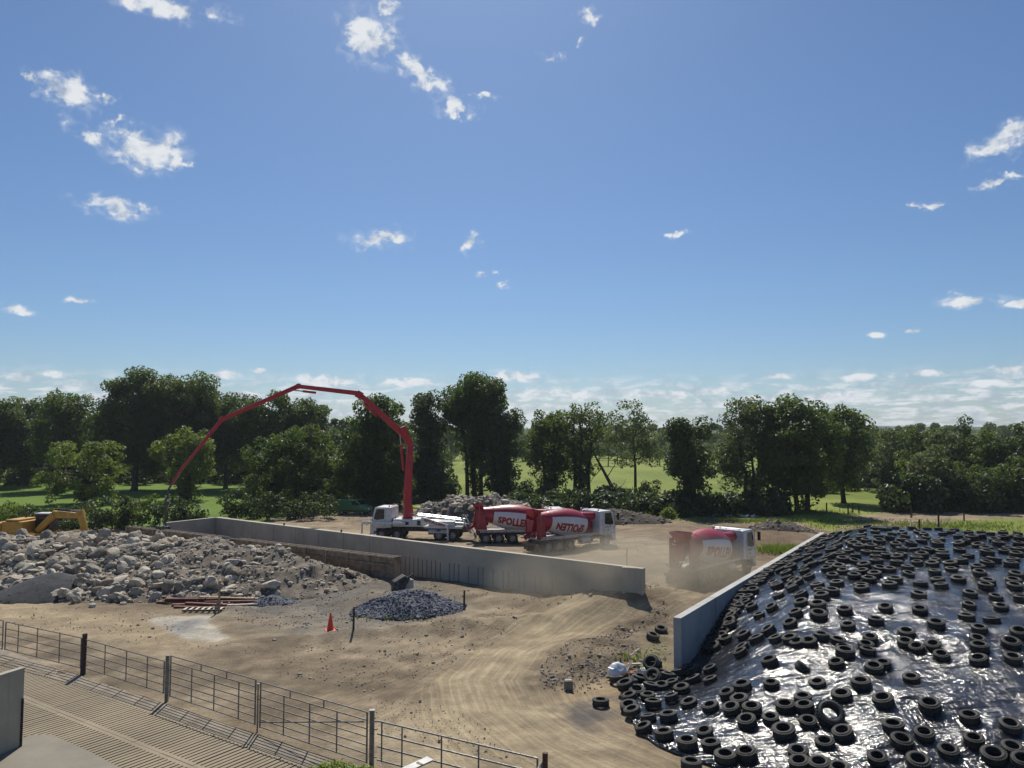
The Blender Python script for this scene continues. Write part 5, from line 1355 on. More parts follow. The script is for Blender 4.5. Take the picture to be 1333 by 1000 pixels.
    B0, B1 = Vector((-10.0, 74.2, 0)), Vector((-29.8, 65.0, 0))
    def bp(px, py):
        d = ray(px, py); r = d.x/d.y
        k = (r*B0.y-B0.x)/((B1.x-B0.x)-r*(B1.y-B0.y)); x, y = B0.lerp(B1, k)[:2]
        return Rm @ (Vector((x, y, CAM_H+d.z*y/d.y))-O)
    side = Rm @ Vector((B1.y-B0.y, -(B1.x-B0.x), 0)).normalized()
    def sh(p, k): return p+side*k
    base = Rm @ (Vector((B0.x, B0.y, 1.9))-O)
    MB().lathe([(0,.55),(.12,.55),(.2,.42),(.75,.38)], base, (0,0,1), 20).build('slewing_pedestal', M['boom_red'], t)
    pts = dict(S=bp(532,664), S2=bp(530,652), K=bp(534,578), A=bp(528,568), A2=bp(523,556), B=bp(471,516), B2=bp(464,512), C=bp(388,503), D=bp(289,546), Eh=bp(236,611), E=bp(223,631))
    def section(name, a, b, w0, h0, w1, h1):
        o = MB().beam(a, b, w0, h0, w1, h1, upv=side.cross((b-a).normalized())).build(name, M['boom_red'], t, bevel=.02); return o
    section('turret', pts['S']-Vector((0,0,.6)), pts['S2'], .72, .86, .62, .72)
    section('boom_section', pts['S2'], pts['K'], .56, .68, .48, .52)
    section('boom_section', sh(pts['A'], .1), pts['B'], .44, .56, .38, .42)
    section('boom_section', sh(pts['B2'], -.1), pts['C'], .36, .42, .32, .34)
    section('boom_section', sh(pts['C'], .1), pts['D'], .32, .42, .28, .32)
    section('boom_section', sh(pts['D'], -.08), pts['Eh'], .26, .32, .18, .19)
    section('boom_section', pts['Eh'], pts['E'], .18, .20, .14, .14)
    for nm, (p, q) in dict(k=('K','A'), b=('B','B2'), c=('C','C'), d=('D','D'), s=('S2','S2'), a=('A','A2')).items():
        m_ = (pts[p]+pts[q])/2; MB().lathe([(-.32,0),(-.32,.25),(.32,.25),(.32,0)], m_, side, 16).build('joint', M['boom_red'], t)
        if p != q: MB().beam(pts[p], pts[q], .5, .62).build('knuckle', M['boom_red'], t, bevel=.03)
    def ram(a, b, off):
        u = (b-a); n_ = side.cross(u.normalized()); a2, b2 = a+n_*off, b+n_*off*.45; m_ = a2.lerp(b2, .6)
        MB().tube([a2, m_], .11, 10).build('hydraulic_ram', M['boom_red'], t); MB().tube([m_, b2], .055, 8).build('ram_rod', M['steel'], t)
    def signed(a, b, k): # offset towards the inside of the arch
        return k
    ram(pts['S2'].lerp(pts['K'], .55), pts['A2'], .55 if side.cross((pts['A2']-pts['S2']).normalized()).x > 0 else -.55)
    ram(pts['A'].lerp(pts['B'], .6), pts['B2'], -.45 if side.cross((pts['B']-pts['A']).normalized()).z > 0 else .45)
    ram(pts['C'].lerp(pts['B2'], .3), pts['C'].lerp(pts['D'], .06), .4 if side.cross((pts['C']-pts['B2']).normalized()).z < 0 else -.4)
    # line pipe alongside
    line = [pts['S'], pts['S2'], pts['K'], pts['A2'], pts['B'], pts['B2'], pts['C'], pts['D'], pts['Eh'], pts['E']]
    for i, (p, q) in enumerate(zip(line[:-1], line[1:])):
        up = side.cross((q-p).normalized()); up = -up if up.z > 0 else up
        MB().tube([p+side*.36+up*.1, q+side*.36+up*.1], .065, 8).build('delivery_pipe', M['boom_red'] if i < 7 else M['galv'], t)
    h0, h1 = pts['E'], bp(214, 682)
    MB().tube([h0, h0.lerp(h1, .1)+Vector((.25,0,-.2)), h0.lerp(h1, .35)+Vector((.15,0,0)), h0.lerp(h1, .7), h1], [.085,.09,.09,.09,.1], 10).build('end_hose', simple('hose_grey', (.075,.075,.075), .7), t)
    MB().lathe([(-.1,.13),(.1,.13)], h0.lerp(h1, .4), (h1-h0), 12).build('hose_clamp', M['steel'], t)
pump()
# operator box / valve on the shuttering where the hose lands
p = at(212, 688, 65.2); v = thing('shutter_clamp', 'dark clamp box on the shuttering top under the pump hose', 'clamp', p, -.5)
MB().box(-.55,.55,-.3,.3,-.25,.2).build('clamp_body', M['chassis'], v, bevel=.03); MB().tube([(-.4,0,.2),(-.4,0,.7)], .05, 8).build('clamp_handle', M['chassis'], v); MB().tube([(.4,0,.2),(.3,0,.6)], .06, 8).build('clamp_handle', M['chassis'], v)

def van():
    p = G(461, 669.5); t = thing('delivery_van', 'dark green van parked in the tree shade behind the long wall', 'van', p, R(-8))
    prof = [(-2.0,.35),(-2.05,.8),(-1.98,1.78),(-1.85,1.86),(.35,1.86),(.55,1.82),(1.15,1.22),(1.95,1.02),(2.08,.78),(2.1,.38),(1.65,.32),(.95,.32),(-1.0,.32),(-1.6,.32)]
    MB().prism(prof, -.86, .86).build('body', M['green'], t, bevel=.06)
    for s in (-1, 1):
        y0, y1 = sorted((s*.85, s*.872))
        MB().prism([(-.02,1.18),(-.02,1.68),(.48,1.68),(.98,1.2)], y0, y1).build('side_window', M['glass'], t, smooth=False)
        MB().box(-.06,-.045, y0, y1, .42, 1.7).build('door_seam', M['black'], t, smooth=False)
        MB().box(-1.7, 1.7, y0, y1, .45, .56).build('rub_strip', M['black'], t, smooth=False)
        m = MB().box(.72,.85, s*.95-.1, s*.95+.1, 1.2, 1.36); m.build('mirror', M['black'], t, bevel=.02)
        MB().box(1.98,2.09, s*.6-.2, s*.6+.2, .74, .92).build('headlight', M['lamp'], t, bevel=.02)
        MB().box(-2.06,-2.0, s*.78-.06, s*.78+.06, .8, 1.3).build('tail_light', M['tail'], t, smooth=False)
        MB().box(-.2,-.1, y0, y1, .95, 1.0).build('door_handle', M['black'], t, smooth=False)
        for x in (1.3, -1.3): wheel(t, x, s*.76, .31, .2)
    a, b = (.57,1.78), (1.13,1.25); mb = MB(); n = Vector((.66,0,.75))*.012
    mb.add([(a[0]+n.x,-.72,a[1]+n.z),(a[0]+n.x,.72,a[1]+n.z),(b[0]+n.x,.76,b[1]+n.z),(b[0]+n.x,-.76,b[1]+n.z),(a[0]-.02,-.72,a[1]-.02),(a[0]-.02,.72,a[1]-.02),(b[0]-.02,.76,b[1]-.02),(b[0]-.02,-.76,b[1]-.02)], [(0,1,2,3),(4,7,6,5),(0,4,5,1),(1,5,6,2),(2,6,7,3),(3,7,4,0)])
    mb.build('windscreen', M['glass'], t, smooth=False)
    MB().box(1.95,2.14,-.86,.86,.36,.62).build('bumper', M['black'], t, bevel=.03); MB().box(-2.12,-1.98,-.86,.86,.36,.6).build('bumper', M['black'], t, bevel=.03)
    for y in (-.6,.6): MB().beam((-1.7,y,1.9),(.2,y,1.9), .05, .05).build('roof_rail', M['black'], t, smooth=False)
van()

def excavator():
    p = at(40, 690, 67); t = thing('excavator', 'yellow excavator behind the rubble with its arm bent to the right', 'excavator', (p.x, 67, 0), R(-4))
    for s in (-1, 1):
        tr = MB(); n = 12; prof = []
        poly = [(-2.0+.42*math.cos(a)*-1*0-(-0)+.0, 0) for a in ()]
        pts = [(-1.6+.45*math.cos(math.pi/2+math.pi*k/n), .45+.45*math.sin(math.pi/2+math.pi*k/n)) for k in range(n+1)]+[(1.6+.45*math.cos(-math.pi/2+math.pi*k/n), .45+.45*math.sin(-math.pi/2+math.pi*k/n)) for k in range(n+1)]
        y0, y1 = sorted((s*.85, s*1.4)); tr.prism(pts, y0, y1).build('track', M['chassis'], t)
    MB().box(-1.0,1.0,-.8,.8,.5,1.0).build('undercarriage', M['chassis'], t, bevel=.03)
    MB().lathe([(0,.75),(.2,.75)], (0,0,1.0), n=20).build('slew_ring', M['chassis'], t)
    MB().box(-2.1,1.5,-1.3,1.3,1.2,1.55).build('deck', M['yellow'], t, bevel=.03)
    MB().prism([(-2.75,1.15),(-2.85,1.5),(-2.75,2.35),(-2.55,2.45),(-1.75,2.45),(-1.75,1.15)], -1.3, 1.3).build('counterweight', M['yellow'], t, bevel=.06)
    MB().box(-1.72,.1,-1.25,1.25,1.56,2.55).build('engine_cover', M['yellow'], t, bevel=.06)
    MB().box(-1.5,-.3,-1.1,1.1,2.56,2.72).build('engine_hood', M['yellow'], t, bevel=.04)
    MB().tube([(-.9,.6,2.7),(-.9,.6,3.15)], .07, 10).build('exhaust_stack', M['chassis'], t)
    MB().prism([(.2,1.56),(.2,3.05),(1.3,3.05),(1.65,2.4),(1.7,1.56)], .25, 1.25).build('cab', M['black'], t, bevel=.04)
    MB().box(.1,1.42,.2,1.3,3.06,3.14).build('cab_roof', M['white'], t, bevel=.02)
    MB().prism([(.4,2.1),(.4,2.9),(1.22,2.9),(1.5,2.35),(1.52,2.1)], .225, .24).build('side_window', M['glass'], t, smooth=False)
    MB().tube([(.2,.3,3.14),(.2,.3,3.26)], .04, 8).build('beacon', M['lamp'], t)
    # boom, stick and bucket
    A, Bk, Cc, Dd = Vector((1.0,-.35,1.9)), Vector((2.35,-.35,3.15)), Vector((4.75,-.35,3.1)), Vector((5.35,-.35,.95))
    A = Vector((.9,-.35,1.7)); 
    MB().beam(A, Bk, .42, .5, .42, .62, upv=(0,1,0)).build('boom', M['yellow'], t, bevel=.03)
    MB().beam(Bk+Vector((-.15,.003,-.03)), Cc+Vector((.1,.003,-.1)), .41, .62, .38, .4).build('boom', M['yellow'], t, bevel=.03)
    MB().beam(Cc+Vector((-.15,.0,.35)), Dd, .36, .62, .32, .34, upv=(1,0,0)).build('stick', M['yellow'], t, bevel=.03)
    MB().tube([Bk+Vector((.3,0,.38)), Cc+Vector((-1.0,0,.36))], .11, 10).build('hydraulic_ram', M['chassis'], t); MB().tube([Cc+Vector((-1.0,0,.36)), Cc+Vector((-.2,0,.38))], .06, 8).build('ram_rod', M['steel'], t)
    MB().tube([Vector((1.5,-.05,1.7)), Bk+Vector((.1,.32,-.3))], .09, 10).build('hydraulic_ram', M['chassis'], t)
    MB().prism([(5.2,1.0),(5.7,.9),(5.75,.35),(5.3,.02),(4.75,.1),(4.9,.4)], -.85, .15).build('bucket', M['chassis'], t, bevel=.02)
    for k in range(5): MB().beam((4.85,-.8+.22*k,.1),(4.55,-.8+.22*k,.02), .08, .06).build('bucket_tooth', M['steel'], t, smooth=False)
    MB().box(-2.6,-2.0,-1.305,-1.3,1.7,1.9).build('reflector', M['tail'], t, smooth=False)
excavator()
# ------------------------------------------------------------------ trees, hedges, far wood, barn
def leaf_cloud(centers, radii, counts, rs, size, zbias=.35, squash=.8):
    P = []; Nn = []; T = []
    for c, r, n in zip(centers, radii, counts):
        v = rs.normal(size=(n, 3)); v /= np.linalg.norm(v, axis=1)[:, None]+1e-9
        k = rs.uniform(.25, 1, n)**.45
        p = v*k[:, None]*np.array([r, r, r*squash])
        P.append(p+c); Nn.append(v+np.array([0, 0, zbias])); T.append(np.clip(rs.rand()*.5+rs.rand(n)*.5, 0, 1))
    P = np.concatenate(P); Nn = np.concatenate(Nn); T = np.concatenate(T)
    n = len(P)
    Nn = Nn+rs.normal(size=(n, 3))*.75; Nn /= np.linalg.norm(Nn, axis=1)[:, None]
    A = np.cross(Nn, rs.normal(size=(n, 3))); A /= np.linalg.norm(A, axis=1)[:, None]+1e-9
    B = np.cross(Nn, A); s = (size*rs.uniform(.6, 1.3, n))[:, None]
    bend = Nn*s*.18
    V = np.stack([P-A*s, P-B*s*.55+bend, P+A*s, P+B*s*.55+bend], 1).reshape(-1, 3)
    F = np.arange(n*4).reshape(n, 4)
    return V, F, np.repeat(T, 4)

def make_tree(name, label, x, y, h, cr, cb, seed, mat='leaf', dens=1.0, trunks=1, tr=.35, skew=0.0, ivy=0.0, leaf=.26, group=None, depth=None, shape='round', cat='tree', lean=0.0):
    """h height, cr crown half width, cb height where the crown starts"""
    rs = np.random.RandomState(seed); rr = random.Random(seed)
    z0 = gz1(x, y)
    t = thing(name, label, cat, (x, y, z0), 0, group)
    ch = h-cb; cd = depth or cr*.95
    nC = int(np.clip(ch*cr*2*(1.7 if shape == 'bush' and h < 6 else .85), 30, 190)*(.75+.25*dens))
    cen = []; rad = []
    tries = 0
    while len(cen) < nC and tries < nC*60:
        tries += 1
        u = rs.uniform(-1, 1, 3); q = u[0]**2+u[1]**2
        zz = (u[2]+1)/2
        if shape == 'round': env = math.sqrt(max(0, 1-((zz-.46)/.56)**2)) if zz > .46 else math.sqrt(max(0, 1-((zz-.46)/.62)**2))
        elif shape == 'vase': env = .32+.75*zz**.8 if zz < .75 else .95*math.sqrt(max(0, 1-((zz-.75)/.27)**2))
        elif shape == 'tall': env = .75+.25*math.sin(zz*3) if zz < .7 else .95*math.sqrt(max(0, 1-((zz-.7)/.32)**2))
        else: env = math.sqrt(max(0, 1-(zz)**3))                # bush
        env *= .82+.36*mnoise.noise(Vector((math.atan2(u[1], u[0])*1.1, zz*2.5, seed*3.1)))+.12
        if q > env*env: continue
        if q < .18*env*env and rs.rand() < .55: continue
        c = np.array([u[0]*cr*1.0+skew*zz, u[1]*cd*.95, cb+zz*ch*.93])
        cen.append(c); rad.append(rs.uniform(.55, 1.0)*(.55+.075*h)*(.8 if dens < .7 else 1.0))
    cen = np.array(cen); rad = np.array(rad)
    per = np.maximum(14, (rad**2*66*dens*(.26/leaf)**2)).astype(int)
    V, F, T = leaf_cloud(cen, rad, per, rs, leaf)
    if ivy:                                       # ivy-clad stems
        n = int(h*ivy*2.4)
        iv = np.stack([rs.normal(0, tr*1.1, n), rs.normal(0, tr*1.1, n), rs.uniform(.2, cb+ch*.4, n)], -1)
        V2, F2, T2 = leaf_cloud(iv, np.full(n, tr*1.6+.25), np.full(n, 70), rs, leaf*.85, squash=1.3)
        F2 = F2+len(V); V = np.concatenate([V, V2]); F = np.concatenate([F, F2]); T = np.concatenate([T, T2*.35])
    link('crown', np_mesh('crown', V, F, M[mat], False, {'tint': ('FLOAT', T)}), t)
    bends = []
    for k in range(trunks):
        off = 0 if trunks == 1 else (k-(trunks-1)/2)*tr*2.6
        spread = 0 if trunks == 1 else (k-(trunks-1)/2)*cr*.5/(trunks-1)*1.6
        yo = rr.uniform(-.4, .4) if trunks > 1 else 0
        base = Vector((off, yo, -.3)); top = Vector((spread+skew*.5+rr.uniform(-.3,.3)+lean, rr.uniform(-.5,.5), cb+ch*.62))
        mid = base.lerp(top, .45)+Vector((rr.uniform(-.35,.35)-spread*.18, rr.uniform(-.25,.25), 0))
        pts = [base, base.lerp(mid, .12)+Vector((0,0,.2)), mid, base.lerp(top, .75).lerp(mid, .2), top]
        r0 = tr/(1 if trunks == 1 else 1.25)
        MB().tube(pts, [r0*1.35, r0, r0*.78, r0*.5, r0*.15], 9).build('trunk', M['barkm'], t)
        bends.append((mid, top, r0))
    lb = MB(); nl = min(len(cen), int(10+cr*3))
    for i in rs.choice(len(cen), nl, replace=False):
        c = Vector(cen[i]); m, top, r0 = bends[rr.randrange(len(bends))]
        q = max(.0, min(.9, (c.z-m.z)/(top.z-m.z+1e-6)*.7)); s = m.lerp(top, q)
        lb.tube([s, s.lerp(c, .5)+Vector((0,0,rr.uniform(.1,.6))), c], [r0*.34, r0*.2, r0*.05], 5, cap=False)
    lb.build('branches', M['barkm'], t)
    return t
def Yb(yb): return 10000.0/(yb-565.0)
def tree_px(name, label, cx, ytop, Y, hw, ycb, seed, **k):
    x = (cx-666.5)/1000*Y; h = CAM_H+(565-ytop)/1000*Y; cb = max(.15, CAM_H-(ycb-565)/1000*Y)
    return make_tree(name, label, x, Y, h, hw/1000*Y, cb, seed, **k)
TL = 'trees of the shelter belt beyond the site'
tree_px('broadleaf_tree', 'dark tree cut by the left frame edge, end of the tree line', -12, 513, 142, 45, 612, 1, group=TL, tr=.4)
tree_px('broadleaf_tree', 'dark leafy tree second from the left frame edge in the tree line', 38, 514, 150, 42, 606, 2, group=TL, tr=.4)
tree_px('broadleaf_tree', 'round topped dark tree left of the tallest pair, pale gaps in its crown', 85, 504, 140, 40, 600, 3, group=TL, dens=.8, tr=.42)
tree_px('broadleaf_tree', 'dark infill tree between the round topped tree and the tallest pair', 126, 536, 150, 32, 608, 4, group=TL)
tree_px('broadleaf_tree', 'tall dark tree, left one of the tallest pair in the left tree line', 178, 476, 138, 50, 612, 5, group=TL, tr=.55, leaf=.28)
tree_px('broadleaf_tree', 'tall dark tree, right one of the tallest pair in the left tree line', 238, 478, 140, 52, 605, 6, group=TL, tr=.55, leaf=.28)
tree_px('broadleaf_tree', 'dark tree right of the tallest pair, behind the red boom', 296, 508, 142, 42, 610, 7, group=TL, tr=.4)
tree_px('broadleaf_tree', 'dark tree under the top bend of the red boom', 350, 503, 138, 44, 612, 8, group=TL, tr=.4)
tree_px('broadleaf_tree', 'dark tree just right of the top bend of the red boom', 402, 513, 140, 33, 615, 9, group=TL, tr=.4)
tree_px('broadleaf_tree', 'lighter green round tree standing in front of the left tree line above the excavator', 115, 563, 111, 52, 645, 10, mat='leaf_l', tr=.4, ivy=1.0, leaf=.24)
tree_px('broadleaf_tree', 'small olive green tree behind the lower end of the red boom', 246, 556, 118, 44, 622, 11, mat='leaf_l', tr=.5, ivy=1.6, leaf=.24)
tree_px('broadleaf_tree', 'big bushy tree with foliage down to the ground left of the green van', 388, 545, 104, 72, 659, 12, mat='leaf', dens=1.15, shape='bush', leaf=.24, tr=.4)
tree_px('broadleaf_tree', 'small pale leaved tree between the bushy tree and the boom mast', 458, 572, 118, 22, 640, 13, mat='leaf_l', dens=.8, leaf=.22, tr=.2)
tree_px('broadleaf_tree', 'dense dark tree behind the upright boom mast', 492, 508, 108, 45, 655, 14, dens=1.1, tr=.45, ivy=1.0)
tree_px('broadleaf_tree', 'narrow dark tree right of the boom mast', 560, 503, 124, 22, 640, 15, shape='tall', mat='leaf_d', tr=.35, ivy=1.5)
tree_px('broadleaf_tree', 'tall open crowned tree on bare forked stems behind the pale rubble bank', 618, 484, 122, 45, 606, 16, dens=.85, trunks=3, tr=.42, shape='vase', leaf=.25, mat='leaf', ivy=1.0)
tree_px('broadleaf_tree', 'ivy clad tree right of the tall open crowned tree', 655, 524, 118, 22, 645, 17, shape='tall', mat='leaf_d', tr=.4, ivy=1.6)
tree_px('broadleaf_tree', 'left tree of the multi stemmed clump behind the mixers', 716, 527, 112, 33, 630, 18, trunks=2, tr=.4, dens=.85, ivy=.8, leaf=.24)
tree_px('broadleaf_tree', 'right tree of the multi stemmed clump behind the mixers', 757, 517, 110, 36, 626, 19, trunks=3, tr=.4, dens=.62, shape='vase', leaf=.24, ivy=.8)
tree_px('broadleaf_tree', 'slender open tree on a single thin stem right of the leaning dead trunk', 826, 516, 116, 35, 606, 20, dens=.55, tr=.24, skew=-1.0, shape='round', mat='leaf_g', leaf=.22)
tree_px('broadleaf_tree', 'small dark rounded tree between the slender tree and the twin trees', 898, 535, 97, 32, 640, 21, mat='leaf_d', dens=1.1, tr=.3, ivy=1.4, leaf=.23)
tree_px('broadleaf_tree', 'grey green open tree, left half of the big twin trees above the clamp wall', 975, 510, 102, 40, 634, 22, mat='leaf_g', dens=.75, trunks=3, tr=.3, leaf=.22)
tree_px('broadleaf_tree', 'large dense dark tree, right half of the big twin trees above the clamp wall', 1042, 504, 100, 52, 640, 23, dens=1.2, trunks=2, tr=.42, ivy=.8, leaf=.25)
tree_px('broadleaf_tree', 'dark tree merging into the right shoulder of the big twin trees', 1095, 522, 112, 32, 630, 24, tr=.35)
RWD = 'wood along the right side of the pasture'
for i, (cx, yt, Y, hw, yc, m, lab) in enumerate([
    (1134,552,150,28,625,'leaf','dark wood tree, first right of the big twin trees'),(1165,549,128,28,640,'leaf_g','grey green wood tree at the corner of the mown pasture'),
    (1197,546,122,30,650,'leaf','tall wood tree left of the notch in the right skyline'),(1232,552,114,32,655,'leaf_g','broad grey green tree in the middle of the right wood'),
    (1256,541,126,16,600,'leaf_d','thin dark tree sticking up above the right wood'),(1288,549,112,34,655,'leaf','dark wood tree near the right frame edge'),
    (1325,545,108,32,655,'leaf_d','dark wood tree cut by the right frame edge'),(1362,550,112,32,655,'leaf','last wood tree, mostly outside the right frame edge'),
    (1214,575,104,34,664,'leaf_g','low bushy front tree at the left end of the right wood'),(1178,590,108,22,660,'leaf_l','pale green rounded bush tree at the foot of the right wood'),
    (1268,590,103,34,664,'leaf','low dark front tree in the middle of the right wood'),(1318,592,101,32,664,'leaf','low dark front tree towards the right frame edge')]):
    tree_px('broadleaf_tree', lab, cx, yt, Y, hw, yc, 60+i, mat=m, group=RWD, tr=.3, dens=.95, leaf=.25)
# shrubs and hedge
HG = 'dark hedge behind the rubble heap'
for i, (cx, yt, Y, hw, m, lab) in enumerate([
    (-15,655,86,32,'leaf_l','hedge bush cut by the left frame edge behind the excavator'),(28,650,84,34,'leaf_l','lighter hedge bush above the excavator counterweight'),(72,646,82,34,'leaf_d','dark hedge bush behind the excavator arm'),
    (112,650,84,34,'leaf_d','dark hedge bush under the lighter round tree'),(152,640,82,34,'leaf_d','tall dark hedge bush right of the excavator bucket'),(188,640,83,30,'leaf','sunlit flecked hedge bush left of the pump hose'),
    (222,640,82,28,'leaf_d','dark hedge bush directly behind the pump hose'),(252,652,84,20,'leaf_d','last dark hedge bush at the right end beside the bright grass'),
    (318,632,92,28,'leaf_d','dark bush at the left foot of the big bushy tree'),(352,640,90,28,'leaf_d','low dark bush before the big bushy tree'),(410,636,92,36,'leaf_d','dark bush before the right side of the big bushy tree'),(440,640,112,22,'leaf_d','dark bush behind the green van'),
    (500,640,104,30,'leaf_d','dark bush behind the mast foot'),(548,644,112,22,'leaf_d','dark bush under the narrow tree')]):
    tree_px('hedge_bush', lab, cx, yt, Y, hw, 999, 90+i, mat=m, shape='bush', dens=.95, leaf=.19, tr=.08, group=HG, cat='bush')
for i, (cx, yt, Y, hw, m, lab) in enumerate([
    (686,618,112,14,'leaf_d','small dark shrub left of the multi stemmed clump'),(714,628,104,20,'leaf_d','rounded dark shrub behind the mixer drums'),(795,628,104,26,'leaf_d','dark shrub under the leaning dead trunk'),
    (845,622,106,15,'leaf','upright shrub right of the slender tree stem'),(838,648,98,26,'leaf_d','low dark shrub left of the small rounded tree'),(882,650,94,28,'leaf_d','spreading dark shrub under the small rounded tree'),
    (932,645,98,17,'leaf_g','grey green shrub on the pasture edge left of the twin trees'),(958,655,97,14,'leaf_d','low shrub at the left foot of the twin trees'),(1008,652,99,17,'leaf_d','low shrub between the stems of the twin trees'),
    (868,662,90,7,'leaf_b','small pale green sapling before the shaded grass strip')]):
    tree_px('shrub', lab, cx, yt, Y, hw, 999, 130+i, mat=m, shape='bush', dens=.95, leaf=.18, tr=.07, cat='shrub')
# leaning dead trunk
def dead():
    p = G(806, 656); t = thing('dead_tree', 'bare dead trunk leaning left beside the slender tree', 'tree', p, 0)
    Y = p.y; q = lambda px, py: at(px, py, Y)-p
    MB().tube([q(808,660), q(800,640), q(785,612), q(770,585)], [.34,.28,.2,.08], 8).build('trunk', M['barkm'], t)
    for a, b, c, r in (((790,622),(800,606),(803,598),.08),((783,610),(772,622),(764,636),.07),((795,632),(775,640),(768,650),.09),((778,600),(786,590),(790,580),.06),((800,640),(812,630),(815,622),.05)):
        MB().tube([q(*a), q(*b), q(*c)], [r, r*.7, r*.2], 6).build('bare_branch', M['barkm'], t)
dead()
# far wood across the pasture: reads as one mass
def far_wood():
    rs = np.random.RandomState(77); cen = []; rad = []
    for k in range(520):
        x = rs.uniform(-330, 330); y = 292+rs.uniform(0, 110)+abs(x)*.1; h = rs.uniform(8.5, 14)
        if rs.rand() < .3: y -= rs.uniform(0, 60); h *= .7
        for j in range(3): cen.append((x+rs.normal()*2.5, y+rs.normal()*2, h*(.3+.32*j))); rad.append(rs.uniform(2.2, 3.8)*(1-.15*j))
    V, F, T = leaf_cloud(np.array(cen), np.array(rad), np.full(len(cen), 130), rs, .7)
    tag(link('far_wood', np_mesh('far_wood', V, F, M['leaf'], False, {'tint': ('FLOAT', T)})), 'far belt of woodland across the pasture', 'wood', kind='stuff')
    cen = []; rad = []
    for x0, x1, y0, y1, h0, h1, n in ((-120, -30, 152, 168, 2.5, 6.5, 150), (-34, -10, 116, 128, 2, 5, 45), (-110, -22, 172, 196, 9, 14.5, 170), (52, 100, 132, 160, 4, 9, 90), (0, 34, 95.5, 101, .8, 2.3, 120), (50, 78, 99, 106, 1.5, 4.5, 60)):
        for k in range(n):
            x, y, h = rs.uniform(x0, x1), rs.uniform(y0, y1), rs.uniform(h0, h1)
            for j in range(3): cen.append((x+rs.normal()*.8, y+rs.normal(), h*(.15+.38*j))); rad.append(rs.uniform(1.2, 2.3)*(1-.15*j))
    V, F, T = leaf_cloud(np.array(cen), np.array(rad), np.full(len(cen), 130), rs, .34)
    tag(link('undergrowth', np_mesh('undergrowth', V, F, M['leaf_d'], False, {'tint': ('FLOAT', T)})), 'dark undergrowth and back trees filling the shelter belts', 'undergrowth', kind='stuff')
    # hazy woods on the rising ground behind
    cen = []; rad = []
    for k in range(1500):
        x = rs.uniform(-900, 900); y = rs.uniform(520, 1150)
        cen.append((x, y, rs.uniform(2, 9)+max(0, (y-800)*.02))); rad.append(rs.uniform(5, 9))
    V, F, T = leaf_cloud(np.array(cen), np.array(rad), np.full(len(cen), 45), rs, 1.9)
    tag(link('distant_woods', np_mesh('distant_woods', V, F, M['leaf'], False, {'tint': ('FLOAT', T)})), 'distant woods below the horizon hills', 'wood', kind='stuff')
far_wood()
PT = 'small trees dotted along the far side of the pasture'
for i, cx in enumerate([685, 708, 768, 779, 791, 803, 815, 845, 858, 872, 925, 940]):
    rr = random.Random(i); Y = rr.uniform(225, 290)
    tree_px('pasture_tree', 'small far tree along the opposite side of the pasture', cx, rr.uniform(566, 577), Y, rr.uniform(9, 14), 594, 160+i, mat='leaf_g' if i % 2 else 'leaf', dens=.6, tr=.2, leaf=.36, group=PT)
def barn():
    p = at(797, 577, 560); t = thing('far_barn', 'far white roofed farm shed between the trees', 'barn', (p.x, p.y, 0), .1)
    z = p.z
    MB().box(-6,6,-4,4,-1,z+1.0).build('barn_wall', M['barn_wall'], t, smooth=False)
    MB().prism([(-6.4,z+1.0),(-6.4,z+1.15),(0,z+3.6),(6.4,z+1.15),(6.4,z+1.0),(0,z+3.4)], -4.4, 4.4)
    r = MB(); r.add([(-6.3,-4.6,z+.9),(6.3,-4.6,z+.9),(6.3,0,z+3.9),(-6.3,0,z+3.9),(-6.3,4.6,z+.9),(6.3,4.6,z+.9)], [(0,1,2,3),(3,2,5,4)])
    o = r.build('roof', M['roof_white'], t, smooth=False); md = o.modifiers.new('thickness', 'SOLIDIFY'); md.thickness = .12
barn()
# weeds along the bare strip, bush at the bottom edge
tree_px('bush', 'bright yellow green bush tips at the bottom edge below the tall gate', 455, 968, 19.2, 44, 1030, 201, mat='leaf_b', shape='bush', dens=1.6, leaf=.055, tr=.03, cat='bush')
def tufts():
    rs = np.random.RandomState(9); V = []; F = []; n = 0; T = []
    spots = []
    for (cx, cy, rx, ry, k, h) in [(23.5,66,3.5,2.0,500,.5),(19,95,14,2.0,500,.5),(28,88,10,1.5,500,.4),(33,98,9,2.0,500,.45),(8.0,33.8,2.2,1.2,0,.2),(5.2,34.9,.8,.7,45,.16),(-31.8,44.5,1.8,.7,160,.2),(-6.5,42.2,1.2,.3,60,.2),(-30,85,6,1.5,0,.4),(45,84,14,5,1500,.25),(-7,100,3,1,0,.3)]:
        for _ in range(k):
            x, y = rs.normal(cx, rx*.5), rs.normal(cy, ry*.5)
            spots.append((x, y, h))
    for x, y, h in spots:
        z = gz1(x, y) if y < 60 else 0.0
        for b in range(4):
            a = rs.uniform(0, 6.28); l = h*rs.uniform(.5, 1.3); dx, dy = math.cos(a), math.sin(a); w = .03
            V += [(x-dy*w, y+dx*w, z), (x+dy*w, y-dx*w, z), (x+dx*l*.5+dy*w*.2, y+dy*l*.5, z+l), (x+dx*l*.45-dy*w*.2, y+dy*l*.45, z+l*.97)]
            F.append((n, n+1, n+2, n+3)); n += 4; T += [rs.rand()]*4
    tag(link('weeds', np_mesh('weeds', np.array(V), np.array(F), M['leaf_l'], False, {'tint': ('FLOAT', np.array(T))})), 'tufts of weeds and rough grass at the edges of the site', 'weeds', kind='stuff')
tufts()

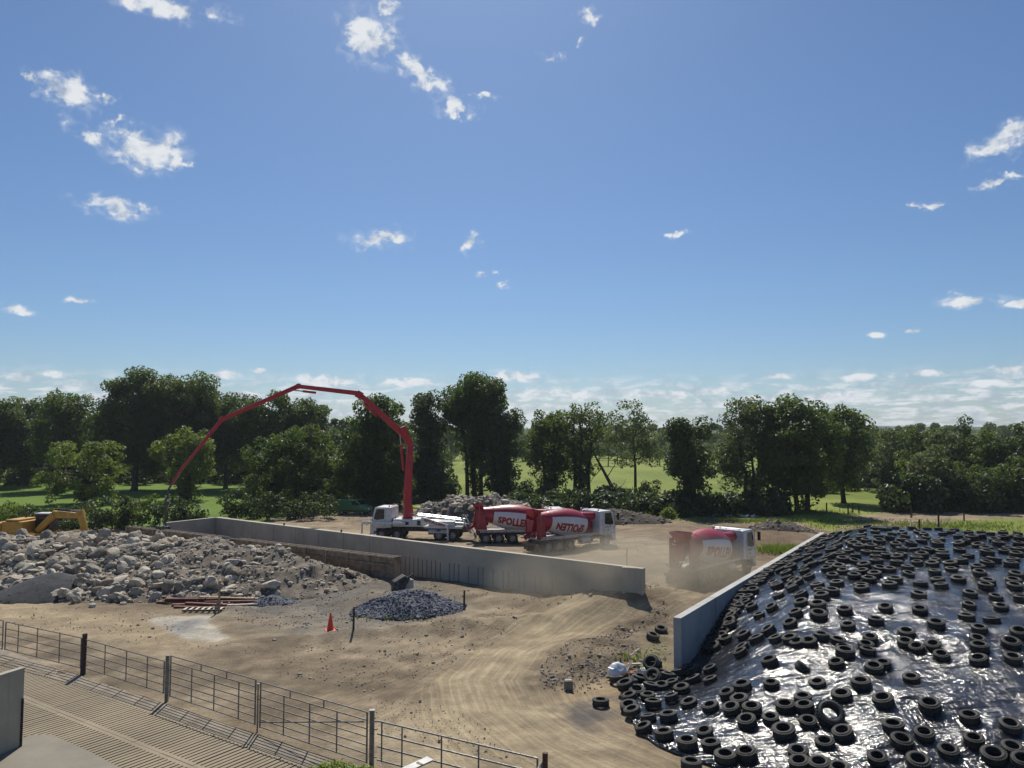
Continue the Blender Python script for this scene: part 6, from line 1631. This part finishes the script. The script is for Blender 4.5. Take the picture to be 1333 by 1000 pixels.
# ------------------------------------------------------------------ dust and air
def volume_obj(name, label, mb, dens, color, hetero=None):
    m = bpy.data.materials.new(name); m.use_nodes = True; nt = m.node_tree; nt.nodes.clear()
    out = nt.nodes.new('ShaderNodeOutputMaterial'); pv = nt.nodes.new('ShaderNodeVolumePrincipled')
    pv.inputs['Color'].default_value = color; pv.inputs['Density'].default_value = dens; pv.inputs['Anisotropy'].default_value = .25
    nt.links.new(pv.outputs[0], out.inputs['Volume'])
    if hetero:
        scale, power = hetero
        tc = nt.nodes.new('ShaderNodeTexCoord'); g = nt.nodes.new('ShaderNodeTexGradient'); g.gradient_type = 'SPHERICAL'
        nt.links.new(tc.outputs['Object'], g.inputs[0])
        mp = nt.nodes.new('ShaderNodeMapping'); mp.inputs['Scale'].default_value = scale; nt.links.new(tc.outputs['Object'], mp.inputs[0])
        n = nt.nodes.new('ShaderNodeTexNoise'); n.inputs['Scale'].default_value = 1.0; n.inputs['Detail'].default_value = 3; nt.links.new(mp.outputs[0], n.inputs['Vector'])
        r = nt.nodes.new('ShaderNodeMapRange'); r.interpolation_type = 'SMOOTHSTEP'; r.inputs[1].default_value = .3; r.inputs[2].default_value = .68; nt.links.new(n.outputs['Fac'], r.inputs[0])
        p = nt.nodes.new('ShaderNodeMath'); p.operation = 'POWER'; nt.links.new(g.outputs['Fac'], p.inputs[0]); p.inputs[1].default_value = power
        a = nt.nodes.new('ShaderNodeMath'); a.operation = 'MULTIPLY'; nt.links.new(p.outputs[0], a.inputs[0]); nt.links.new(r.outputs[0], a.inputs[1])
        b = nt.nodes.new('ShaderNodeMath'); b.operation = 'MULTIPLY'; nt.links.new(a.outputs[0], b.inputs[0]); b.inputs[1].default_value = dens
        nt.links.new(b.outputs[0], pv.inputs['Density'])
        try: m.cycles.volume_step_rate = 4.0
        except Exception: pass
    o = mb.build(name, m, None); tag(o, label, kind='stuff'); return o
dust_mb = MB(); bm = bmesh.new(); bmesh.ops.create_icosphere(bm, subdivisions=3, radius=1.0); bm.verts.index_update()
dust_mb.v = [tuple(v.co) for v in bm.verts]; dust_mb.f = [tuple(v.index for v in f.verts) for f in bm.faces]; bm.free()
dm = volume_obj('dust_cloud', 'brown dust cloud trailing behind the moving mixer truck', dust_mb, DUST, (.86,.75,.57,1), ((2.2, 2.2, 1.4), 1.1))
dm.location = (7.4, 47.6, .9); dm.scale = (10.5, 5.5, 3.8); dm.rotation_euler = (0, 0, .45)
hz = MB().box(-3900, 3900, -60, 3700, -14, 48)
volume_obj('haze', 'thin summer haze', hz, HAZE, (.80,.87,.95,1))
